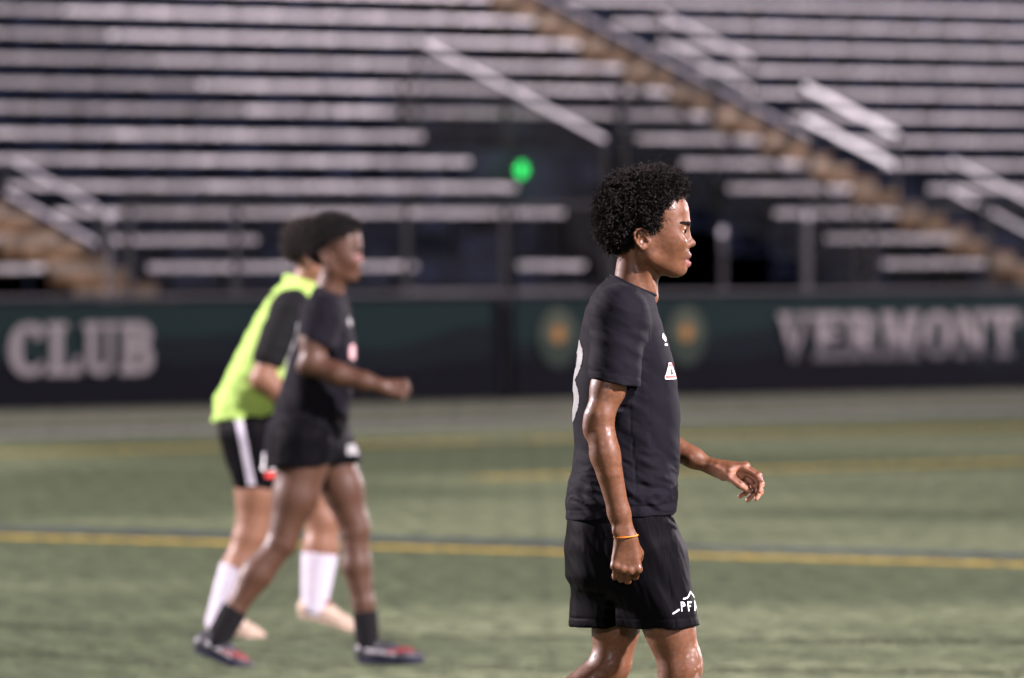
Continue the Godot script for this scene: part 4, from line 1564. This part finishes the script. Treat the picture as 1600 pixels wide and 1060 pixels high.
# ---------------------------------------------------------------- the running player in black
func running_player() -> void:
	var sk := Sketch.new(415.0, 480.0)
	var t := person("person", "person in black jersey striding with one clenched fist forward, black ankle socks", sk, "players on the field")
	var base: Color = M.skin_dark.get_meta("base")
	var hb := Basis(Vector3.UP, -0.20) * Basis(Vector3(0, 0, 1), -0.03)
	var hx := Transform3D(hb, sk.at(520, 383, 0.0))
	var h := head_map(hx)
	var arr := new_arr()
	var s := Shape.new()
	add_head(s, h, hb)
	var head := s
	s.cone(sk.at(525, 410, 0), sk.at(513, 462, 0), 0.050, 0.056, 0.03)
	for z in [-1.0, 1.0]:
		s.cone(sk.at(517, 415, 0.05 * z), sk.at(530, 468, 0.012 * z), 0.011, 0.012, 0.02)
	s.net(sk.at(468, 478, -0.13), sk.at(592, 335, 0.13), 0.0032, arr)
	# near arm
	s = Shape.new()
	var wr := sk.at(598, 602, 0.30)
	s.chain([sk.at(500, 488, 0.185), sk.at(494, 530, 0.225), sk.at(489, 562, 0.25)], [0.056, 0.056, 0.046], 0.03)
	s.chain([sk.at(491, 568, 0.25), sk.at(530, 583, 0.275), sk.at(570, 594, 0.29), wr], [0.043, 0.042, 0.034, 0.028], 0.02)
	s.ell(sk.at(478, 572, 0.25), Vector3(0.028, 0.028, 0.026), 0.03)
	add_hand(s, wr, sk.at(640, 607, 0.305) - wr, Vector3(0.1, 0.45, 0.9), Vector3(0.1, 0.9, -0.42), 0.95,
		[[72, 92, 50], [74, 94, 52], [76, 94, 52], [74, 92, 50]], -3.0, [Vector3(0.75, 0.45, 0.55), Vector3(0.55, 0.0, 0.85), Vector3(0.15, -0.75, 0.65)])
	s.net(sk.at(455, 650, 0.10), sk.at(668, 470, 0.42), 0.0036, arr)
	# torso, far arm, legs
	s = Shape.new()
	s.cone(sk.at(513, 505, 0), sk.at(482, 640, 0), 0.075, 0.095, 0.05)
	s.cone(sk.at(480, 640, 0), sk.at(472, 705, 0), 0.11, 0.12, 0.05)
	s.chain([sk.at(516, 495, -0.17), sk.at(505, 575, -0.25), sk.at(500, 640, -0.2)], [0.058, 0.045, 0.03], 0.03)
	# near leg trails, far leg leads
	s.chain([sk.at(474, 712, 0.09), sk.at(462, 775, 0.10), sk.at(440, 842, 0.105)], [0.104, 0.083, 0.055], 0.03)
	s.ell(sk.at(450, 845, 0.11), Vector3(0.032, 0.046, 0.040), 0.03)
	s.chain([sk.at(436, 852, 0.105), sk.at(404, 896, 0.105), sk.at(366, 952, 0.105), sk.at(340, 1002, 0.105)], [0.053, 0.055, 0.040, 0.034], 0.02)
	s.ell(sk.at(398, 892, 0.105), Vector3(0.046, 0.078, 0.046), 0.03, 0, Basis(Vector3(0, 0, 1), -0.65))
	s.chain([sk.at(508, 705, -0.09), sk.at(534, 765, -0.10), sk.at(553, 828, -0.10)], [0.098, 0.076, 0.054], 0.03)
	s.ell(sk.at(562, 826, -0.10), Vector3(0.030, 0.045, 0.038), 0.03)
	s.chain([sk.at(553, 838, -0.10), sk.at(556, 885, -0.10), sk.at(567, 945, -0.10), sk.at(573, 1005, -0.10)], [0.051, 0.054, 0.040, 0.034], 0.02)
	s.net(sk.at(320, 1020, -0.33), sk.at(600, 470, 0.24), 0.0065, arr)
	var col := func(p: Vector3, _n: Vector3) -> Color:
		if p.y > 1.45 and p.x > h.call(1062.0, 400.0, 0.0).x and p.y < h.call(0.0, 398.0, 0.0).y and p.y > h.call(0.0, 416.0, 0.0).y:
			return Color(0.16, 0.07, 0.062)
		return base
	obj("body", to_mesh(arr, col), M.skin_dark, t)
	add_eyes(t, h, hb)
	obj("eyebrows", brow_mesh(h, head, hb), M.hair_black, t)
	var g := Shape.new()
	g.ell(h.call(1004.0, 322.0, 0.0), Vector3(0.098, 0.080, 0.079), 0.03, 0, hb)
	g.ell(h.call(975.0, 350.0, 0.0), Vector3(0.050, 0.060, 0.070), 0.03, 0, hb)
	g.ell(h.call(1042.0, 305.0, 0.0), Vector3(0.048, 0.040, 0.062), 0.03, 0, hb)
	g.half(h.call(1062.0, 312.0, 0.0), hb * Vector3(36, -30, 0), 0.012)
	g.half(h.call(1024.0, 362.0, 0.0), hb * Vector3(43, -52, 0), 0.010)
	for z in [-1.0, 1.0]:
		g.ell(h.call(1004.0, 377.0, 0.082 * z), Vector3(0.024, 0.032, 0.022), 0.006, 1, hb)
	curl_hair(t, g, sk.at(470, 450, -0.14), sk.at(590, 325, 0.14), 0.0065, M.hair_black, 0.012, 0.003, 0.0016, 7, 1.2, 6)
	# jersey
	s = Shape.new()
	var rows := []
	for r in [[740, 412, 526, 0.185], [718, 413, 529, 0.185], [690, 414, 534, 0.182], [665, 418, 541, 0.178], [640, 427, 547, 0.174], [610, 437, 552, 0.172], [575, 447, 556, 0.172], [540, 456, 556, 0.175], [510, 465, 553, 0.178], [488, 475, 548, 0.155], [470, 483, 543, 0.115], [455, 490, 538, 0.078], [442, 497, 534, 0.066]]:
		rows.append([sk.at(0, r[0]).y, sk.at(r[1], 0).x, sk.at(r[2], 0).x, r[3], -r[3], 2.3])
	s.loft(rows, 0.03)
	for z in [-1.0, 1.0]:
		s.cone(sk.at(510, 468, 0.05 * z), sk.at(503, 488, 0.17 * z), 0.045, 0.066, 0.05)
	s.cone(sk.at(502, 490, 0.175), sk.at(494, 545, 0.232), 0.076, 0.075, 0.035)
	s.cone(sk.at(515, 490, -0.175), sk.at(503, 560, -0.245), 0.074, 0.070, 0.035)
	s.half(sk.at(470, 718), Vector3(0.30, -1, 0), 0.004)
	s.cone(sk.at(514, 455), sk.at(518, 425), 0.058, 0.068, 0.006, 1)
	s.half(sk.at(512, 452), Vector3(0.35, 0.93, 0), 0.006)
	var n1 := wrinkle(51)
	var cu_c := sk.at(494, 536, 0.2)
	var cu_n := Vector3(-0.42, -0.9, 0.1).normalized()
	s.mod = func(p: Vector3, d: float) -> float:
		if absf(d) > 0.03:
			return d
		if p.z > 0.172:
			d = maxf(d, (p - cu_c).dot(cu_n))
		d -= 0.008 * n1.get_noise_3d((p.x * 0.8 + p.y * 0.6) * 11.0, (p.y * 0.8 - p.x * 0.6) * 4.0, p.z * 5.0)
		return d
	var jersey := obj("jersey", net_mesh(s, sk.at(400, 745, -0.35), sk.at(566, 430, 0.34), 0.0085), M.jersey_black, t)
	obj("crest", patch(s, sk.at(548, 547, 0.085), Vector3(0.6, 0, -0.8), Vector3.UP, Vector3(0.8, 0, 0.6), 0.09, 0.07, 0.004, func(u: float, v: float) -> bool: return Vector2(u, v).length() < 0.03 - v * 0.3), M.print_pink, jersey)
	obj("maker_mark", patch(s, sk.at(545, 503, 0.085), Vector3(0.6, 0, -0.8), Vector3.UP, Vector3(0.8, 0, 0.6), 0.07, 0.06, 0.004, func(u: float, v: float) -> bool: return absf(u) / 0.022 + absf(v) / 0.022 < 1.0), M.print_grey, jersey)
	var eight := func(u: float, v: float) -> bool:
		return Vector2(u / 0.07, (absf(v) - 0.05) / 0.055).length() < 1.0 and Vector2(u / 0.03, (absf(v) - 0.05) / 0.02).length() > 1.0
	obj("number", patch(s, sk.at(470, 548, 0.0), Vector3(0, 0, 1), Vector3(-0.3, 0.95, 0), Vector3(-0.95, -0.3, 0), 0.17, 0.22, 0.005, eight), M.print_grey, jersey)
	# shorts, mostly under the long jersey
	s = Shape.new()
	s.cone(sk.at(474, 690, 0.085), sk.at(466, 735, 0.098), 0.125, 0.116, 0.04)
	s.cone(sk.at(500, 690, -0.085), sk.at(520, 732, -0.095), 0.122, 0.112, 0.04)
	s.cone(sk.at(478, 660, 0), sk.at(482, 690, 0), 0.12, 0.13, 0.04)
	s.half(sk.at(480, 728), Vector3(0.05, -1, 0), 0.004)
	s.mod = func(p: Vector3, d: float) -> float: return d - 0.006 * n1.get_noise_3d(p.x * 16.0, p.y * 6.0, p.z * 9.0)
	var shorts := obj("shorts", net_mesh(s, sk.at(395, 745, -0.25), sk.at(580, 640, 0.25), 0.009), M.shorts_black, t)
	obj("emblem", patch(s, sk.at(530, 703, -0.03), Vector3(0, 0, -1), Vector3(0, 1, 0), Vector3(1, 0, 0), 0.09, 0.08, 0.005, func(u: float, v: float) -> bool: return absf(u) < 0.03 and absf(v) < 0.022), M.print_grey, shorts)
	ankle_sock(t, sk.at(368, 950, 0.105), sk.at(338, 1004, 0.105), 0.052, 0.046, M.sock_black)
	ankle_sock(t, sk.at(569, 958, -0.10), sk.at(574, 1008, -0.10), 0.047, 0.045, M.sock_black)
	add_boot(t, sk.at(301, 1014, 0.105), sk.at(396, 1052, 0.11), Vector3(0.35, 1, 0), [M.boot_dark, M.boot_blue, M.boot_red, M.boot_white])
	add_boot(t, sk.at(554, 1037, -0.10), sk.at(663, 1037, -0.095), Vector3.UP, [M.boot_dark, M.boot_blue, M.boot_red, M.boot_white])

# ---------------------------------------------------------------- the player in the green bib
func bib_player() -> void:
	var sk := Sketch.new(388.0, 420.0)
	var t := person("person", "person in bright green training bib over a charcoal shirt, running half hidden, white socks", sk, "players on the field")
	var base: Color = M.skin_tan.get_meta("base")
	var hb := Basis(Vector3.UP, 0.12) * Basis(Vector3(0, 0, 1), -0.06)
	var hx := Transform3D(hb, sk.at(484, 386, 0.0))
	var h := head_map(hx)
	var arr := new_arr()
	var s := Shape.new()
	add_head(s, h, hb)
	s.cone(sk.at(487, 408, 0), sk.at(474, 458, 0), 0.050, 0.058, 0.03)
	s.net(sk.at(438, 470, -0.13), sk.at(560, 338, 0.13), 0.004, arr)
	s = Shape.new()
	var wr := sk.at(474, 630, 0.20)
	s.chain([sk.at(452, 480, 0.185), sk.at(431, 530, 0.22), sk.at(414, 588, 0.25)], [0.052, 0.050, 0.046], 0.03)
	s.chain([sk.at(414, 592, 0.25), sk.at(440, 612, 0.24), wr], [0.047, 0.044, 0.030], 0.02)
	s.ell(sk.at(406, 592, 0.25), Vector3(0.028, 0.03, 0.026), 0.03)
	add_hand(s, wr, Vector3(1, -0.2, -0.2), Vector3(0.1, 0.5, 0.9), Vector3(0.1, 0.9, -0.4), 0.95, [[60, 80, 40], [62, 82, 42], [64, 82, 42], [62, 80, 40]], -3.0, [Vector3(0.75, 0.45, 0.55), Vector3(0.7, 0.0, 0.7), Vector3(0.4, -0.5, 0.6)])
	s.net(sk.at(385, 680, 0.08), sk.at(540, 460, 0.38), 0.005, arr)
	s = Shape.new()
	s.cone(sk.at(462, 500, 0), sk.at(404, 620, 0), 0.08, 0.095, 0.05)
	s.cone(sk.at(400, 620, 0), sk.at(392, 690, 0), 0.12, 0.12, 0.05)
	s.chain([sk.at(470, 490, -0.18), sk.at(475, 580, -0.25), sk.at(525, 590, -0.22)], [0.058, 0.045, 0.03], 0.03)
	s.chain([sk.at(396, 695, 0.09), sk.at(402, 770, 0.10), sk.at(392, 832, 0.10)], [0.105, 0.078, 0.062], 0.04)
	s.ell(sk.at(402, 828, 0.10), Vector3(0.036, 0.05, 0.044), 0.04)
	s.chain([sk.at(388, 842, 0.10), sk.at(373, 888, 0.10), sk.at(350, 945, 0.10), sk.at(341, 972, 0.10)], [0.062, 0.064, 0.046, 0.038], 0.03)
	s.chain([sk.at(425, 700, -0.09), sk.at(478, 770, -0.10), sk.at(504, 812, -0.10)], [0.105, 0.080, 0.064], 0.04)
	s.chain([sk.at(504, 818, -0.10), sk.at(500, 858, -0.10), sk.at(495, 915, -0.10), sk.at(490, 955, -0.10)], [0.062, 0.066, 0.046, 0.038], 0.03)
	s.net(sk.at(315, 990, -0.34), sk.at(560, 470, 0.24), 0.0075, arr)
	obj("body", to_mesh(arr, func(_p: Vector3, _n: Vector3) -> Color: return base), M.skin_tan, t)
	add_eyes(t, h, hb)
	var g := Shape.new()
	g.ell(h.call(1000.0, 320.0, 0.0), Vector3(0.100, 0.084, 0.080), 0.03, 0, hb)
	g.ell(h.call(972.0, 350.0, 0.0), Vector3(0.052, 0.062, 0.070), 0.03, 0, hb)
	g.half(h.call(1066.0, 305.0, 0.0), hb * Vector3(36, -30, 0), 0.012)
	g.half(h.call(1020.0, 356.0, 0.0), hb * Vector3(43, -56, 0), 0.010)
	for z in [-1.0, 1.0]:
		g.ell(h.call(1004.0, 377.0, 0.082 * z), Vector3(0.024, 0.032, 0.022), 0.006, 1, hb)
	curl_hair(t, g, sk.at(435, 450, -0.14), sk.at(565, 330, 0.14), 0.008, M.hair_brown, 0.014, 0.002, 0.0014, 9, 1.2, 5)
	# shirt under the bib
	s = Shape.new()
	s.cone(sk.at(462, 492, 0), sk.at(410, 600, 0), 0.130, 0.122, 0.05)
	for z in [-1.0, 1.0]:
		s.cone(sk.at(474, 462, 0.05 * z), sk.at(458, 480, 0.16 * z), 0.045, 0.066, 0.05)
	s.cone(sk.at(454, 482, 0.178), sk.at(423, 556, 0.238), 0.080, 0.070, 0.035)
	s.cone(sk.at(470, 490, -0.175), sk.at(475, 570, -0.245), 0.076, 0.070, 0.035)
	s.half(sk.at(418, 570, 0.25), Vector3(-0.28, -0.95, 0.0), 0.004)
	s.cone(sk.at(479, 452), sk.at(486, 425), 0.060, 0.070, 0.006, 1)
	var n1 := wrinkle(71)
	s.mod = func(p: Vector3, d: float) -> float:
		return d - 0.007 * n1.get_noise_3d((p.x * 0.3 + p.y * 0.9) * 12.0, (p.y * 0.3 - p.x * 0.9) * 5.0, p.z * 6.0) if absf(d) < 0.03 else d
	obj("shirt", net_mesh(s, sk.at(380, 600, -0.35), sk.at(530, 430, 0.35), 0.0095), M.shirt_charcoal, t)
	# bib: front and back panel, open at the sides
	s = Shape.new()
	var rows := []
	for r in [[680, 338, 428, 0.165], [652, 333, 436, 0.170], [625, 335, 447, 0.172], [595, 349, 462, 0.172], [560, 366, 480, 0.172], [530, 381, 494, 0.168], [500, 397, 505, 0.160], [475, 412, 512, 0.135], [455, 426, 514, 0.100], [440, 442, 512, 0.075]]:
		rows.append([sk.at(0, r[0]).y, sk.at(r[1], 0).x, sk.at(r[2], 0).x, r[3], -r[3], 2.2])
	s.loft(rows, 0.03)
	s.cone(sk.at(474, 452, 0.06), sk.at(470, 466, 0.115), 0.054, 0.056, 0.05)
	s.cone(sk.at(474, 452, -0.06), sk.at(470, 466, -0.115), 0.054, 0.056, 0.05)
	for z in [-1.0, 1.0]:
		s.cone(sk.at(455, 492, 0.20 * z), sk.at(422, 560, 0.20 * z), 0.075, 0.060, 0.02, 1)
	s.half(sk.at(380, 654), Vector3(0.05, -1, 0), 0.004)
	s.cone(sk.at(480, 455), sk.at(488, 420), 0.062, 0.072, 0.006, 1)
	s.half(sk.at(476, 437), Vector3(0.30, 0.95, 0), 0.01)
	s.mod = func(p: Vector3, d: float) -> float:
		if absf(d) > 0.03:
			return d
		var low := clampf((1.2 - p.y) / 0.25, 0.15, 1.0)
		return d - low * 0.014 * n1.get_noise_3d((p.x * 0.45 + p.y * 0.9) * 15.0, (p.y * 0.45 - p.x * 0.9) * 5.0, p.z * 6.0)
	obj("training_bib", net_mesh(s, sk.at(318, 662, -0.24), sk.at(526, 425, 0.24), 0.008), M.bib_green, t)
	# shorts
	s = Shape.new()
	s.cone(sk.at(392, 650, 0), sk.at(395, 690, 0), 0.13, 0.13, 0.04)
	s.cone(sk.at(390, 680, 0.085), sk.at(404, 770, 0.10), 0.118, 0.088, 0.04)
	s.cone(sk.at(412, 680, -0.085), sk.at(470, 760, -0.10), 0.118, 0.095, 0.04)
	s.half(sk.at(400, 764), Vector3(0.0, -1, 0), 0.004)
	s.mod = func(p: Vector3, d: float) -> float: return d - 0.008 * n1.get_noise_3d(p.x * 13.0, p.y * 5.0, p.z * 8.0) if absf(d) < 0.03 else d
	var shorts := obj("shorts", net_mesh(s, sk.at(325, 775, -0.25), sk.at(520, 630, 0.25), 0.009), M.shorts_black, t)
	obj("side_stripe", patch(s, sk.at(384, 712, 0.1), Vector3(1, 0, 0), Vector3(-0.19, 0.98, 0), Vector3(0, 0.19, 0.98).normalized(), 0.05, 0.27, 0.006, func(u: float, _v: float) -> bool: return absf(u) < 0.014), M.sock_white, shorts)
	var em := sk.at(413, 722, 0.1)
	obj("emblem", patch(s, em, Vector3(0.9, 0, -0.43), Vector3.UP, Vector3(0.43, 0, 0.9), 0.11, 0.11, 0.005, seg_mask([[Vector2(-0.03, -0.02), Vector2(-0.03, 0.03)], [Vector2(0.03, -0.02), Vector2(0.03, 0.03)], [Vector2(-0.03, 0.03), Vector2(0.03, -0.02)], [Vector2(-0.035, -0.02), Vector2(0.035, -0.02)]], 0.011)), M.print_white, shorts)
	obj("emblem_base", patch(s, sk.at(416, 741, 0.1), Vector3(0.9, 0, -0.43), Vector3.UP, Vector3(0.43, 0, 0.9), 0.10, 0.05, 0.005, func(u: float, v: float) -> bool: return absf(u) < 0.035 and absf(v) < 0.011, 0.002), M.print_red, shorts)
	ankle_sock(t, sk.at(372, 886, 0.10), sk.at(341, 972, 0.10), 0.073, 0.050, M.sock_white)
	ankle_sock(t, sk.at(499, 866, -0.10), sk.at(490, 950, -0.10), 0.075, 0.052, M.sock_white)
	add_boot(t, sk.at(322, 980, 0.10), sk.at(413, 1001, 0.10), Vector3(0.15, 1, 0), [M.boot_cream, M.boot_cream])
	add_boot(t, sk.at(462, 962, -0.10), sk.at(556, 990, -0.10), Vector3(0.25, 1, 0), [M.boot_cream, M.boot_cream])
	for e in [[sk.at(356, 964, 0.10), 0.04], [sk.at(503, 944, -0.10), 0.04]]:
		var s2 := Shape.new()
		s2.ell(e[0], Vector3(0.036, 0.020, 0.036), 0.01)
		obj("boot_tongue", net_mesh(s2, e[0] - Vector3.ONE * 0.06, e[0] + Vector3.ONE * 0.06, 0.007), M.boot_red, t)

func late_materials() -> void:
	M.lamp_glow = paint(0.9, 0.9, 0.9, 0.4)
	M.lamp_glow.emission_enabled = true
	M.lamp_glow.emission = Color(1.0, 0.96, 0.95)
	M.lamp_glow.emission_energy_multiplier = 6.0
	M.green_glow = paint(0.05, 0.5, 0.12, 0.4)
	M.green_glow.emission_enabled = true
	M.green_glow.emission = Color(0.2, 1.0, 0.46)
	M.green_glow.emission_energy_multiplier = 1.6
	M.banner_letter = paint(0.17, 0.155, 0.16, 0.8)
	M.banner_letter_two_tone = paint(1, 1, 1, 0.8)  # letters with a darker lower part below an uneven edge
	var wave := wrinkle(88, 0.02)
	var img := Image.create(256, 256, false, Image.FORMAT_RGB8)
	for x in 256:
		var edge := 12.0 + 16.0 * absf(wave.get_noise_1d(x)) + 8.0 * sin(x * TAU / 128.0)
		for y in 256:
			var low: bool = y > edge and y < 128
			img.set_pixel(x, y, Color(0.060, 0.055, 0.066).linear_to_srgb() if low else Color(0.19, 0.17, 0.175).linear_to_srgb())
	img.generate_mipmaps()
	M.banner_letter_two_tone.albedo_texture = ImageTexture.create_from_image(img)
	triplanar(M.banner_letter_two_tone, 1.0)
	M.crest_olive = paint(0.026, 0.036, 0.022, 0.8)
	M.crest_green = paint(0.004, 0.014, 0.008, 0.8)
	M.print_pink = paint(0.55, 0.33, 0.34, 0.6)
	M.crest_gold = paint(0.20, 0.10, 0.025, 0.8)

func _ready() -> void:
	make_materials()
	late_materials()
	set_up_view()
	build_ground()
	build_fence()
	build_stand()
	build_people()
